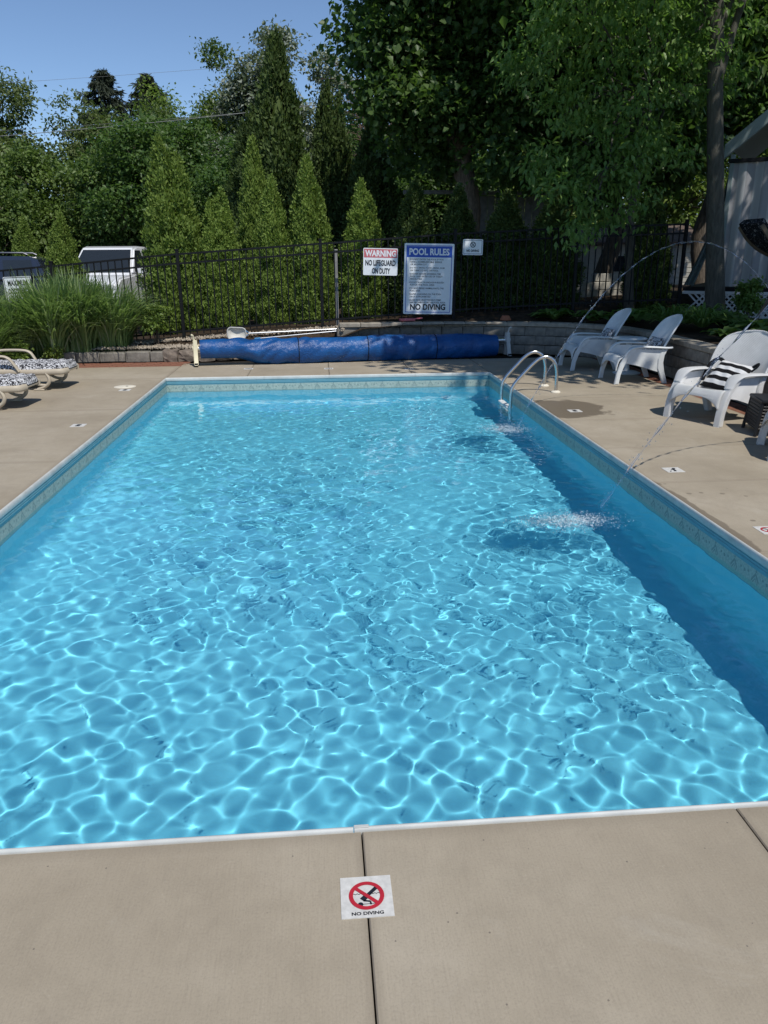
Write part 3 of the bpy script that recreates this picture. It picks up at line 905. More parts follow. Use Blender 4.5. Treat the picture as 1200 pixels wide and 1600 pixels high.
decal('white depth marker in the wet patch near the ladder', 3.05, 8.98, 'depth', R(90))
decal('white depth marker in the left deck below the round skimmer cover', -2.80, 11.2, 'depth', R(-90))
decal('white depth marker beside the left coping, nearer of two', -2.75, 8.77, 'depth', R(-90))
decal('faint depth marker on the far deck left of the middle joint', -1.22, 13.2, 'depth', R(180))
decal('faint depth marker on the middle joint of the far deck', 0.13, 13.05, 'depth', R(180))
decal('faint depth marker at the shade edge on the far deck', 1.47, 12.85, 'depth', R(180))
t = thing('deck_skimmer', 'round cream skimmer cover flush in the left deck', 'skimmer', (-2.87, 11.5, 0))
MB().lathe([(0.135, -.01), (0.135, 0.004), (0.125, 0.008), (0.0, 0.009)], 32).build('cover', M['lid'], t)
MB().lathe([(0.02, 0.007), (0.02, 0.0105), (0.0, 0.0105)], 12, (0.03, 0.0, 0)).build('finger_hole', M['joint'], t)
MB().lathe([(0.155, -.01), (0.155, 0.003), (0.137, 0.004), (0.137, -.01)], 32).build('rim', M['lid'], t)
# ================================================================== POOL COVER REEL
A0, A1 = Vector((-2.10, 13.68, 0.0)), Vector((3.44, 14.30, 0.0))
ax = (A1 - A0); AL = ax.length
reel = thing('cover_reel', 'pool cover reel with cream left stand and grey right stand', 'cover reel', A0, math.atan2(ax.y, ax.x))
MB().tube([(-0.03, 0, 0.29), (AL + 0.02, 0, 0.30)], 0.045, 14).build('axle', M['alu'], reel)
def stand(x, mat, s):
    p = [(-0.05, 0.44), (0.03, 0.44), (0.075, 0.32), (0.05, 0.27), (0.13, 0.05), (0.16, 0.03), (0.02, 0.03), (0.035, 0.24), (-0.02, 0.24), (-0.10, 0.03), (-0.20, 0.03), (-0.17, 0.06), (-0.075, 0.28)]
    st = MB().prism(p, x - 0.035, x + 0.035, 'x', 0.008).build('stand', mat, reel, angle=30)
    MB().tube([(x - .05, 0.0, 0.30), (x + .05, 0.0, 0.30)], 0.055, 16).build('hub', mat, st)
    for yy in (-0.16, 0.12):
        MB().tube([(x - .028, yy, 0.032), (x + .028, yy, 0.032)], 0.034, 14).build('wheel', M['rubber'], st)
    MB().tube(smooth_path([(x - s * .0, 0.0, 0.40), (x - s * .02, 0, 0.46), (x - s * .03, -0.02, 0.52), (x - s * .06, -0.03, 0.525)], 4), [0.014] * 10 + [0.02] * 2 + [0.022], 10).build('crank_handle', mat, st)
stand(-0.05, M['cream'], 1); stand(AL + 0.03, M['greyplastic'], -1)
# rolled blue cover with a loose hanging wrap
rngc = np.random.default_rng(8)
ph = rngc.uniform(0, 6.28, 30)
def cover_pt(u, v):
    s = v; th = 2 * math.pi * u
    xx = 0.03 + s * (AL - 0.22)
    k = 1 / (1 + math.exp(-(s - 0.115 - 0.05 * math.cos(th + 2.2)) / 0.014))
    k2 = 1 / (1 + math.exp((s - 0.955) / 0.012))
    rn = 0.160 + 0.003 * math.sin(14 * s)
    rb = 0.212 + 0.006 * math.sin(9 * s + ph[0]) + 0.004 * math.sin(23 * s + ph[1])
    wr = 0.0
    for i in range(9):
        f1 = (i % 4) + 1; f2 = 18 + 13 * i
        wr += (0.012 / (1 + 0.35 * i)) * math.sin(f1 * th + f2 * s + ph[2 + i] + 1.6 * math.sin(7 * s + ph[12 + i]))
    wr = abs(wr) * 1.0 - 0.008
    dens = 1.15 if s < 0.34 else max(0.55, 1.15 - (s - 0.34) * 5)
    r = rn + (rb - rn) * k * (0.35 + 0.65 * k2) + wr * k * dens * k2
    cz = 0.285 + (0.222 - 0.285) * k
    sag = 1.0 + 0.16 * k * max(0, -math.sin(th))
    y = r * math.cos(th) * (1 + 0.05 * k); z = cz + r * math.sin(th) * sag
    if z < 0.012: z = 0.012 + 0.002 * math.sin(40 * s); y *= 1.06
    return (xx, y, z)
mb = MB().grid(cover_pt, 56, 300, closed_u=True)
n0 = len(mb.v)
mb.f.append(tuple(range(55, -1, -1))); mb.f.append(tuple(range(n0 - 56, n0)))
cov = mb.build('rolled_cover', M['cover'], reel, angle=80)
for s in (0.315, 0.545, 0.78):
    pts = [Vector(cover_pt(k / 40, s)) for k in range(41)]
    c0 = sum(pts, Vector()) / 41
    MB().tube([c0 + (p - c0) * 1.012 for p in pts], 0.007, 6, False).build('tie_strap', M['blackcloth'], cov)

# skimmer net with pole and a second pole
nt = thing('skimmer_net', 'pale leaf skimmer net on a long pole behind the cover roll', 'skimmer net', (-1.54, 14.72, 0.445), rot=(0, 0, 0))
out = [(x, z) for x, z in rounded_rect(0.34, 0.20, 0.075, 7)]
out = [(x, z * (1.0 + 0.12 * (x < 0)) ) for x, z in out]
MB().tube([(x, 0.02 * z, z) for x, z in out + out[:1]], 0.012, 8, False).build('rim', M['greyplastic'], nt)
MB().grid(lambda u, v: ((u - .5) * .32, 0.05 * math.sin(math.pi * u) * math.sin(math.pi * v) + .01, (v - .5) * .19), 10, 8).build('mesh_bag', M['net'], nt)
MB().tube([(0.17, 0, 0.05), (0.24, 0, 0.0), (0.17, 0, -0.05)], 0.009, 8).build('yoke', M['bluepole'], nt)
MB().tube([(0.22, 0, 0.0), (1.95, 0.18, 0.045)], 0.014, 10).build('pole', M['alu'], nt)
nt2 = thing('pool_brush_pole', 'silver pole lying below the skimmer net pole', 'pole', (-1.2, 14.78, 0.34))
MB().tube([(0, 0, 0), (1.62, 0.12, 0.115)], 0.014, 10).build('pole', M['alu'], nt2)
MB().tube(smooth_path([(-0.08, 0, 0.09), (-.06, 0, .17), (0.01, 0, 0.19), (.05, 0, .14), (.05, 0, .05)], 5), 0.006, 6).build('hook', M['rubber'], nt2)
MB().tube([(-0.02, 0, 0), (0.09, 0.005, 0.008)], 0.019, 10).build('grip', M['bluepole'], nt2)

# ================================================================== LADDER
lad = thing('pool_ladder', 'stainless steel pool ladder curving over the right coping', 'ladder', (0, 0, 0))
for y in (10.3, 10.85):
    p = smooth_path([(3.21, y, -0.05), (3.21, y, 0.12), (3.205, y, 0.30), (3.16, y, 0.425), (3.07, y, 0.485), (2.97, y, 0.47), (2.88, y, 0.405), (2.76, y, 0.28), (2.645, y, 0.15), (2.595, y, 0.05), (2.585, y, -0.12), (2.585, y, -0.5), (2.59, y, -0.98), (2.615, y, -1.03)], 7)
    rail = MB().tube(p, 0.0235, 16).build('rail', M['steel'], lad)
    MB().lathe([(0.065, 0.0), (0.065, 0.008), (0.05, 0.022), (0.03, 0.027), (0.0, 0.027)], 24, (3.21, y, 0)).build('flange', M['lid'], rail)
    rail.cycles.is_caustics_receiver = True
    bp = MB().tube([(2.615, y, -1.03), (2.66, y, -1.03)], 0.03, 12).build('bumper', M['whiteplastic'], rail); bp.cycles.is_caustics_receiver = True
for z in (-0.20, -0.48, -0.76):
    st = MB().box((2.575, 10.575, z), (0.085, 0.52, 0.03), b=0.008).build('tread', M['whiteplastic'], lad, smooth=False)
    st.cycles.is_caustics_receiver = True

# ================================================================== LOUNGERS
def make_lounger(name, label, x, y):
    t = thing(name, label, 'sun lounger', (x, y, 0), R(-3), 'sun loungers at the left deck edge')
    for s in (-1, 1):
        yy = s * 0.33
        p = smooth_path([(0.0, yy * 0.55, 0.265), (-0.04, yy * 0.9, 0.262), (-0.16, yy, 0.262), (-0.5, yy, 0.255), (-1.0, yy, 0.262), (-1.55, yy, 0.27), (-1.95, yy, 0.27)], 5)
        MB().sweep(p, ell(0.026, 0.042, 12), (0, 1, 0)).build('side_rail', M['beige'], t)
        for xx, dr in ((-0.26, 1), (-1.55, 1)):
            p = smooth_path([(xx, yy, 0.25), (xx + .035, yy, 0.17), (xx + .02, yy, 0.10), (xx - .05, yy, 0.045), (xx - 0.14, yy, 0.015)], 5)
            lg = MB().sweep(p, ell(0.030, 0.024, 10), (0, 1, 0)).build('leg', M['beige'], t)
            MB().box((xx - .12, yy, 0.011), (0.15, 0.065, 0.022), b=0.008).build('foot', M['beige'], lg)
            p = smooth_path([(xx - .27, yy, 0.24), (xx - .22, yy, 0.15), (xx - .12, yy, 0.085), (xx + .0, yy, 0.07)], 5)
            MB().sweep(p, ell(0.022, 0.020, 10), (0, 1, 0)).build('brace', M['beige'], lg)
        p = smooth_path([(-0.62, yy * 1.06, 0.27), (-0.68, yy * 1.1, 0.38), (-0.74, yy * 1.12, 0.46), (-0.86, yy * 1.12, 0.49), (-1.15, yy * 1.12, 0.49), (-1.28, yy * 1.1, 0.46), (-1.34, yy * 1.05, 0.27)], 6)
        MB().sweep(p, ell(0.03, 0.02, 10), (0, 1, 0)).build('armrest', M['beige'], t)
    for xx in (-0.01, -0.3, -0.62, -1.0, -1.4, -1.9):
        MB().box((xx, 0, 0.262), (0.05, 0.40 if xx > -.05 else 0.64, 0.03), b=0.01).build('slat', M['beige'], t)
    def cush(u, v, top):
        # closed slab by two sheets
        yy = (v - 0.5) * 0.62
        xx = 0.02 - u * 1.25
        e = min(1, min(u, 1 - u) * 22) ** 0.5 * min(1, min(v, 1 - v) * 12) ** 0.5
        round_end = max(0.0, 1 - u * 9); yy *= 1 - 0.45 * round_end ** 2
        puff = 0.012 * math.sin(u * math.pi * 8) ** 2 + 0.010 * math.sin(v * math.pi * 3) ** 2
        return (xx, yy, 0.288 + 0.03 * round_end * 0 + (0.070 * e + puff * e if top else 0.004 * (1 - e)))
    m = MB().grid(lambda a, b: cush(a, b, True), 60, 22); m.grid(lambda a, b: cush(a, b, False), 60, 22)
    c = m.build('seat_cushion', M['damask'], t, fix=False)
    m = MB().grid(lambda a, b: (-1.24 - a * 0.62, (b - .5) * .62, 0.30 + a * 0.36 + 0.07 * min(1, min(a, 1 - a) * 15) ** .5 * min(1, min(b, 1 - b) * 12) ** .5), 30, 20)
    m.grid(lambda a, b: (-1.24 - a * 0.62, (b - .5) * .62, 0.295 + a * 0.36), 10, 6).build('back_cushion', M['damask'], t, fix=False)
    m = MB(); m.add([(-1.25, -.32, .27), (-1.25, .32, .27), (-1.92, .32, .66), (-1.92, -.32, .66), (-1.25, -.32, .295), (-1.25, .32, .295), (-1.92, .32, .685), (-1.92, -.32, .685)], [(0, 1, 2, 3), (4, 7, 6, 5), (0, 4, 5, 1), (1, 5, 6, 2), (2, 6, 7, 3), (3, 7, 4, 0)])
    m.build('backrest', M['beige'], t, smooth=False)
    return t
make_lounger('sun_lounger', 'beige sun lounger with floral cushion, nearer of the two at left', -3.68, 10.12)
make_lounger('sun_lounger', 'beige sun lounger with floral cushion, farther of the two, by the grass', -3.62, 11.62)

# ================================================================== CHAIRS
def make_chair(label, loc, rz, mat, w=0.27, wide=False, group='white resin chairs by the retaining wall'):
    t = thing('resin_chair', label, 'chair', loc, rz, group)
    ax_ = w + 0.05
    fl = [(-0.47, 0), (-0.405, 0), (-0.39, 0.13), (-0.355, 0.24), (-0.30, 0.36), (-0.19, 0.47), (-0.18, 0.515), (-0.245, 0.515), (-0.33, 0.43), (-0.405, 0.30), (-0.45, 0.15)]
    rl = [(0.255, 0), (0.325, 0), (0.29, 0.10), (0.262, 0.18), (0.235, 0.30), (0.245, 0.41), (0.29, 0.50), (0.20, 0.50), (0.15, 0.36), (0.155, 0.22), (0.20, 0.12)]
    sk = [(-0.33, 0.30), (-0.15, 0.265), (0.02, 0.215), (0.165, 0.17), (0.17, 0.30), (0.21, 0.49), (-0.20, 0.497)]
    th = 0.075 if wide else 0.038
    for s in (-1, 1):
        xa, xb = s * ax_ - th / 2, s * ax_ + th / 2
        MB().prism(fl, xa - (0.01 if s < 0 else 0), xb + (0.01 if s > 0 else 0), 'x', 0.008).build('leg', mat, t, angle=35)
        MB().prism(rl, xa, xb, 'x', 0.008).build('leg', mat, t, angle=35)
        MB().prism(sk, s * ax_ - 0.006, s * ax_ + 0.006, 'x').build('side_panel', mat, t, angle=35)
        aw = 0.080 if wide else 0.050
        p = smooth_path([(s * ax_, -0.34, 0.40), (s * ax_, -0.29, 0.475), (s * ax_, -0.225, 0.518), (s * ax_, -0.12, 0.53), (s * (ax_ + .005), 0.10, 0.522), (s * (ax_ + .0), 0.27, 0.51), (s * (ax_ - .02), 0.36, 0.51)], 5)
        sec = [ell(aw * k, 0.017, 12) for k in np.interp(np.linspace(0, 1, len(p)), [0, .3, .8, 1], [.62, 1, 1, .5])]
        MB().sweep(p, sec, (1, 0, 0)).build('armrest', mat, t, angle=60)
    sp = smooth_path([(0, 0.25, 0.225), (0, 0.10, 0.255), (0, -0.12, 0.33), (0, -0.30, 0.378), (0, -0.375, 0.372), (0, -0.415, 0.33), (0, -0.435, 0.27), (0, -0.45, 0.18)], 5)
    def seat(u, v):
        f = v * (len(sp) - 1); i = min(int(f), len(sp) - 2); q = sp[i].lerp(sp[i + 1], f - i)
        e = abs(2 * u - 1)
        z = q.z - 0.02 * (1 - e * e) * (1 if v < .55 else 0)
        if v > 0.8:
            k = (v - 0.8) / 0.2
            z += k * 0.115 * (1 - e ** 3); 
            y = q.y + k * 0.02 * (1 - e ** 3)
        else: y = q.y
        return ((u - .5) * 2 * (w + 0.035), y, z)
    solid(MB().grid(seat, 20, 36).build('seat', mat, t, angle=70), 0.012)
    bw = 0.37 if wide else 0.295
    bp = smooth_path([(0, 0.17, 0.22), (0, 0.27, 0.42), (0, 0.39, 0.65), (0, 0.50, 0.84), (0, 0.565, 0.945)], 6)
    def back(u, v):
        f = v * (len(bp) - 1); i = min(int(f), len(bp) - 2); q = bp[i].lerp(bp[i + 1], f - i)
        vm = 0.5 if wide else 0.48
        if v < vm: hw = 0.80 + 0.20 * math.sin(v / vm * math.pi / 2)
        else:
            k = (v - vm) / (1 - vm); hw = max(0.03, (1 - k ** (2.6 if wide else 2.3))) ** 0.5
        x = (u - .5) * 2
        rim = 0.03 * (abs(x) > 0.86)
        return (x * bw * hw, q.y - 0.075 * abs(x * hw) ** 2.2 - rim * 0.3, q.z)
    solid(MB().grid(back, 28, 40).build('backrest', mat, t, angle=70), 0.014)
    rim = [Vector(back(0.0, v / 30)) for v in range(8, 31)] + [Vector(back(u / 14, 1.0)) for u in range(1, 14)] + [Vector(back(1.0, v / 30)) for v in range(30, 7, -1)]
    MB().tube(rim, 0.014, 8).build('back_rim', mat, t)
    return t
make_chair('white oval-backed resin chair farthest away, by the far bend of the block wall', (4.53, 12.65, 0), R(-90), M['whiteplastic'])
make_chair('white oval-backed resin chair nearer the pool steps, between side table and woven chair', (4.72, 11.2, 0), R(-90), M['whiteplastic'])
make_chair('white woven-look wide chair holding a striped pillow', (4.55, 8.42, 0), R(-64), M['woven'], 0.285, True)
make_chair('white woven-look chair cut off at the right picture edge', (4.60, 6.62, 0), R(-112), M['woven'], 0.285, True)

def pillow(name, label, loc, rot, sx, sy, sz, mat, ties=None):
    t = thing(name, label, 'cushion', loc, rot=rot)
    def f(u, v, s):
        a, b = (u - .5) * 2, (v - .5) * 2
        e = max(0, (1 - abs(a) ** 2.6) * (1 - abs(b) ** 2.6)) ** 0.55
        pin = 1 - 0.10 * (abs(a) * abs(b)) ** 1.0 + 0.0
        return (a * sx * (1 - 0.06 * (1 - b * b)), b * sy * (1 - 0.06 * (1 - a * a)), s * sz * e + 0.006 * math.sin(9 * a + 4 * b) * e)
    m = MB().grid(lambda u, v: f(u, v, 1), 24, 24); m.grid(lambda u, v: f(u, v, -1), 24, 24)
    m.build('body', mat, t, fix=True, angle=80)
    if ties:
        for p in ties: MB().tube(smooth_path(p, 4), 0.022, 8, flat=0.5).build('tie', M['blackcloth'], t)
    return t
pillow('seat_cushion', 'black and white cushion in the farthest oval-backed chair', (4.72, 12.65, 0.50), (R(56), 0, R(-92)), 0.20, 0.16, 0.05, M['damask2'])
pillow('seat_cushion', 'black and white cushion in the chair next to the side table', (4.91, 11.2, 0.50), (R(56), 0, R(-88)), 0.20, 0.16, 0.05, M['damask2'])
pillow('striped_pillow', 'black and white striped pillow on the woven chair', (4.62, 8.45, 0.465), (R(42), R(4), R(-70)), 0.235, 0.215, 0.06, M['stripecloth'],
       [[(-0.20, 0.19, 0), (-0.27, 0.20, 0.02), (-0.31, 0.12, 0.03), (-0.29, -0.02, 0.01), (-0.26, -0.12, -0.01)], [(0.20, 0.19, 0.0), (0.26, 0.23, 0.03), (0.30, 0.18, 0.05), (0.26, 0.12, 0.03)]])

t = thing('round_side_table', 'round white plastic table between the two oval-backed chairs', 'table', (4.85, 11.93, 0))
MB().lathe([(0.24, 0.525), (0.265, 0.535), (0.27, 0.55), (0.255, 0.56), (0.0, 0.558)], 32).build('tabletop', M['whiteplastic'], t)
MB().lathe([(0.05, 0.04), (0.035, 0.12), (0.032, 0.40), (0.06, 0.52), (0.12, 0.53)], 20).build('pedestal', M['whiteplastic'], t)
MB().lathe([(0.21, 0.0), (0.215, 0.012), (0.16, 0.035), (0.06, 0.055), (0.03, 0.06)], 32).build('base', M['whiteplastic'], t)

# black wicker table
t = thing('wicker_table', 'black wicker side table beside the woven chair at the right edge', 'table', (4.58, 7.62, 0), R(-14))
MB().box((0.17, 0, 0.36), (0.46, 0.46, 0.035), b=0.01).build('tabletop', M['wicker'], t)
for sx in (-0.04, 0.38):
    for sy in (-0.2, 0.2):
        MB().tube([(sx * 1.0, sy, 0.345), (sx - (0.04 if sx < 0 else -0.04), sy * 1.12, 0.0)], 0.018, 8).build('leg', M['wicker'], t)
def weave(p0, p1, q0, q1, nm):
    m = MB(); P0, P1, Q0, Q1 = map(Vector, (p0, p1, q0, q1))
    for k in range(12):
        a = k / 11; m.tube([P0.lerp(P1, a), Q0.lerp(Q1, a)], 0.011, 6)
    for k in range(9):
        a = k / 8; m.tube([P0.lerp(Q0, a) , P1.lerp(Q1, a)], 0.012, 6)
    o = m.build(nm, M['wicker'], t); return o
weave((-0.04, -.2, .34), (-0.04, .2, .34), (-0.068, -.215, .08), (-0.068, .215, .08), 'woven_side')
weave((-0.04, -.2, .34), (0.38, -.2, .34), (-0.065, -.215, .08), (0.405, -.215, .08), 'woven_side')
weave((-0.04, .2, .34), (0.38, .2, .34), (-0.065, .215, .08), (0.405, .215, .08), 'woven_side')

# ================================================================== WATER JETS
def jet_mat():
    n = N('clear_jet_water')
    n.t.nodes.remove(n.b)
    g = n.new('ShaderNodeBsdfGlass'); g.inputs['IOR'].default_value = 1.33; g.inputs['Roughness'].default_value = 0.03
    g.inputs['Color'].default_value = (0.95, 0.97, 1, 1)
    n.l(g.outputs[0], n.out.inputs[0]); return n.m
M['jet'] = jet_mat()
def jet(label, y, fn, x0, x1, lean, r0, nozzle):
    t = thing('water_jet', label, 'water jet', (0, 0, 0), 0, 'arching water jets')
    rr = random.Random(int(y * 10)); xs_ = np.linspace(x0, x1, 240); P = []; rad = []
    for i, x in enumerate(xs_):
        a = (x - x0) / (x1 - x0)
        P.append((x, y + lean * a + 0.006 * math.sin(x * 23) * (1 - a), fn(x) + 0.005 * math.sin(x * 31 + 1) * (1 - a)))
        rad.append(r0 * max(.25, 1 + 0.75 * (1 - a) ** .7 * math.sin(i * 0.83) + 0.45 * (1 - a) * math.sin(i * 2.3 + 1)))
    MB().tube(P, rad, 8).build('stream', M['jet'], t)
    m = MB()
    for k in range(150):
        x = x0 + (rr.random() ** 2) * 0.9; p = Vector((x + rr.gauss(0, .02), y + rr.gauss(0, .03), max(-.19, fn(x) + rr.gauss(0, .03))))
        s = rr.uniform(.002, .0055)
        m.add([p + Vector(q) * s for q in ((1, 0, 0), (-1, 0, 0), (0, 1, 0), (0, -1, 0), (0, 0, 1.4), (0, 0, -1.4))], [(0, 2, 4), (2, 1, 4), (1, 3, 4), (3, 0, 4), (2, 0, 5), (1, 2, 5), (3, 1, 5), (0, 3, 5)])
    d = m.build('droplets', M['jet'], t); d['kind'] = 'stuff'
    if nozzle:
        b = Vector(P[-1]); nz = MB().tube([(b.x + .05, b.y, 0.5), (b.x + .02, b.y, b.z - .05), (b.x, b.y, b.z)], [0.03, 0.022, 0.014], 12).build('nozzle', M['rubber'], t)
jet('thin water jet arching highest, landing beside the ladder', JET2[1], lambda x: 1.93 - 0.558 * (x - 4.27) ** 2, 2.335, 5.81, 0.0, 0.0052, True)
jet('straight-looking water jet falling in from the right edge, nearer the camera', JET1[1], lambda x: -0.2 + 1.65 * (x - 2.22) - 0.252 * (x - 2.22) ** 2, 2.24, 8.2, 0.0, 0.0058, True)

ico = bmesh.new(); bmesh.ops.create_icosphere(ico, subdivisions=1, radius=1.0)
ico.verts.index_update()
IV = np.array([v.co[:] for v in ico.verts]); IF = np.array([[v.index for v in f_.verts] for f_ in ico.faces]); ico.free()
OV = np.array([(1, 0, 0), (-1, 0, 0), (0, 1, 0), (0, -1, 0), (0, 0, 1), (0, 0, -1)], float)
OF = np.array([(0, 2, 4), (2, 1, 4), (1, 3, 4), (3, 0, 4), (2, 0, 5), (1, 2, 5), (3, 1, 5), (0, 3, 5)])
def bubbles(cx, cy, n, rx, ry, seed, label):
    rng = np.random.default_rng(seed)
    P = np.stack([rng.normal(0, rx, n), rng.normal(0, ry, n), -rng.exponential(0.028, n) + 0.005], 1)
    P[:, 0] -= -P[:, 2] * 0.3
    P += (cx, cy, WATER_Z)
    r = rng.uniform(.0015, .0046, (n, 1, 1))
    V = (OV[None] * r + P[:, None]).reshape(-1, 3); Fb = (OF[None] + (np.arange(n) * len(OV))[:, None, None]).reshape(-1, 3)
    o = mobj('bubble_plume', np_mesh('bubble_plume', V, Fb, True), M['foam'])
    o.cycles.is_caustics_receiver = True
    return tag(o, label, 'bubbles', 'bubble plumes', 'stuff')
bubbles(JET2[0] - .1, JET2[1] + 0.12, 3600, 0.13, 0.13, 1, 'white bubbles where the far jet hits the water')
bubbles(JET1[0] - .30, JET1[1] - 0.16, 5200, 0.17, 0.085, 2, 'white bubbles where the near jet hits the water')
# ================================================================== VEGETATION
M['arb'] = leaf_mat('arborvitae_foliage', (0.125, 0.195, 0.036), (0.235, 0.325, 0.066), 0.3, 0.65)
M['arbdarkshade'] = leaf_mat('dark_shaded_arborvitae_foliage', (0.045, 0.080, 0.020), (0.095, 0.145, 0.032), 0.2, 0.65)  # dark conifer tone; on the shaded hedge it puts shade into the colour
M['spruce'] = leaf_mat('spruce_needles', (0.014, 0.024, 0.014), (0.040, 0.052, 0.028), 0.12, 0.7)
M['treea'] = leaf_mat('mid_green_leaves', (0.070, 0.118, 0.030), (0.150, 0.22, 0.058), 0.33, 0.5)
M['treeb'] = leaf_mat('bright_green_leaves', (0.115, 0.185, 0.038), (0.24, 0.32, 0.075), 0.35, 0.5)
M['treec'] = leaf_mat('dull_olive_leaves', (0.085, 0.122, 0.042), (0.165, 0.215, 0.075), 0.32, 0.55)
M['poplar'] = leaf_mat('silver_poplar_leaves', (0.07, 0.10, 0.055), (0.22, 0.26, 0.16), 0.25, 0.5, (0.42, 0.46, 0.40), 0.35)
M['maple'] = leaf_mat('dark_maple_leaves', (0.055, 0.115, 0.034), (0.115, 0.19, 0.052), 0.42, 0.45)  # also on trees behind the hedge, where the dark tone stands for shadow
M['elder'] = leaf_mat('box_elder_leaves', (0.110, 0.210, 0.058), (0.21, 0.33, 0.092), 0.45, 0.42)
M['hosta'] = leaf_mat('hosta_leaves', (0.08, 0.16, 0.04), (0.20, 0.30, 0.08), 0.35, 0.4)
M['grassblade'] = leaf_mat('tall_grass_blades', (0.105, 0.175, 0.065), (0.28, 0.38, 0.15), 0.38, 0.45, (0.40, 0.45, 0.28), 0.07)
M['drytwig'] = simple('dry_brown_twigs', (0.16, 0.11, 0.085), 0.9, 0.1, var=0.3)
M['bark'] = bark_mat('grey_brown_bark', (0.045, 0.036, 0.028), (0.17, 0.14, 0.11))
M['barkgrey'] = bark_mat('smooth_grey_bark', (0.060, 0.058, 0.050), (0.13, 0.125, 0.105))
M['barktan'] = bark_mat('tan_furrowed_bark', (0.10, 0.075, 0.055), (0.30, 0.24, 0.18))

def nrm(a): return a / np.maximum(np.linalg.norm(a, axis=-1, keepdims=True), 1e-9)
def leaves(P, D, Nn, L, Wd, fold=0.18):
    """diamond leaves folded along the midrib: 4 vertices, 2 triangles each"""
    D = nrm(D); Sd = nrm(np.cross(D, Nn)); Up = np.cross(Sd, D)
    L = np.asarray(L).reshape(-1, 1); Wd = np.asarray(Wd).reshape(-1, 1)
    mid = P + D * L * 0.45
    V = np.stack([P, mid + Sd * Wd * .5 + Up * Wd * fold, P + D * L - Up * L * .12, mid - Sd * Wd * .5 + Up * Wd * fold], 1)
    n = len(P); b = (np.arange(n) * 4)[:, None]
    T = np.concatenate([b + np.array([[0, 1, 2]]), b + np.array([[0, 2, 3]])], 1).reshape(-1, 3)
    return V.reshape(-1, 3), T
def cat(parts):
    V, T, o = [], [], 0
    for v, t in parts:
        V.append(v); T.append(t + o); o += len(v)
    return np.concatenate(V), np.concatenate(T)

def clump_leaves(rng, blobs, nclump, per, cr, L, Wd, droop=0.2, shell=0.55, flat=0.6, core=0.0):
    B = np.array(blobs, float)
    wgt = (B[:, 3] * B[:, 4] * B[:, 5]) ** (2 / 3); wgt /= wgt.sum()
    bi = rng.choice(len(B), nclump, p=wgt)
    d = nrm(rng.normal(size=(nclump, 3)))
    rad = shell + (1.06 - shell) * rng.random(nclump) ** 0.6
    rad *= 1 + 0.13 * np.sin(d[:, 0] * 5 + bi) * np.cos(d[:, 2] * 6 + bi * 2)
    C = B[bi, :3] + d * rad[:, None] * B[bi, 3:6]
    out = nrm(d * np.array([1, 1, .6]))
    n = nclump * per
    cs = np.repeat(cr * rng.uniform(.6, 1.4, nclump), per)[:, None]
    P = np.repeat(C, per, 0) + rng.normal(size=(n, 3)) * cs * np.array([1, 1, flat])
    D = np.repeat(out, per, 0) * 0.6 + rng.normal(size=(n, 3)) * 0.7 + np.array([0, 0, -droop])
    Nn = np.array([0, 0, 1.0]) + rng.normal(size=(n, 3)) * 0.55 + np.repeat(out, per, 0) * 0.35
    s = rng.uniform(.65, 1.25, n)
    parts_ = [leaves(P, D, Nn, L * s, Wd * s)]
    if core:
        for q in B:
            jit = 1 + rng.normal(0, .12, (len(IV), 1))
            parts_.append((IV * jit * q[3:6] * core + q[:3], IF))
    return cat(parts_)

def limb_path(a, b, rng, wob=0.12, n=6, arch=1.0):
    a, b = Vector(a), Vector(b); L = (b - a).length
    pts = [a]
    for k in range(1, n):
        t = k / n; p = a.lerp(b, t) + Vector((rng.normal() * wob, rng.normal() * wob, rng.normal() * wob * .5 + 0.12 * L * math.sin(math.pi * t) * 0.5 * arch)) * min(1, L / 3)
        pts.append(p)
    pts.append(b)
    return smooth_path(pts, 3)

def tree(name, label, base, trunk_h, tr, blobs, nclump, per, cr, L, Wd, leafm, barkm, seed, catg='tree', group=None, lean=(0, 0), droop=0.2, limbs=8, shell=0.55, twob=0.10, core=0.0):
    rng = np.random.default_rng(seed)
    t = thing(name, label, catg, base, 0, group)
    top = Vector((lean[0], lean[1], trunk_h))
    p = limb_path((0, 0, -0.15), top, rng, twob, 6, 0.0 if twob < .05 else 1.0)
    m = MB(); m.tube(p, list(np.interp(np.linspace(0, 1, len(p)), [0, .06, .2, 1], [tr * 1.5, tr * 1.15, tr, tr * .55])), 14)
    B = sorted(blobs, key=lambda q: -q[3] * q[4] * q[5])[:limbs]
    for q in B:
        k = rng.uniform(.55, 1.0); st = p[int(k * (len(p) - 1))]
        lp = limb_path(st, (q[0], q[1], q[2]), rng, 0.2, 5)
        m.tube(lp, list(np.linspace(tr * .45, tr * .10, len(lp))), 8)
        for j in range(3):
            e = Vector((q[0], q[1], q[2])) + Vector(tuple(rng.normal(size=3) * np.array(q[3:6]) * .55))
            lp2 = limb_path(lp[-4], e, rng, 0.15, 4); m.tube(lp2, list(np.linspace(tr * .16, tr * .03, len(lp2))), 6)
    m.build('trunk', barkm, t, angle=60)
    V_, T_ = clump_leaves(rng, blobs, nclump, per, cr, L, Wd, droop, shell, .6, core)
    mobj('crown', np_mesh('crown', V_, T_), leafm, t)
    return t

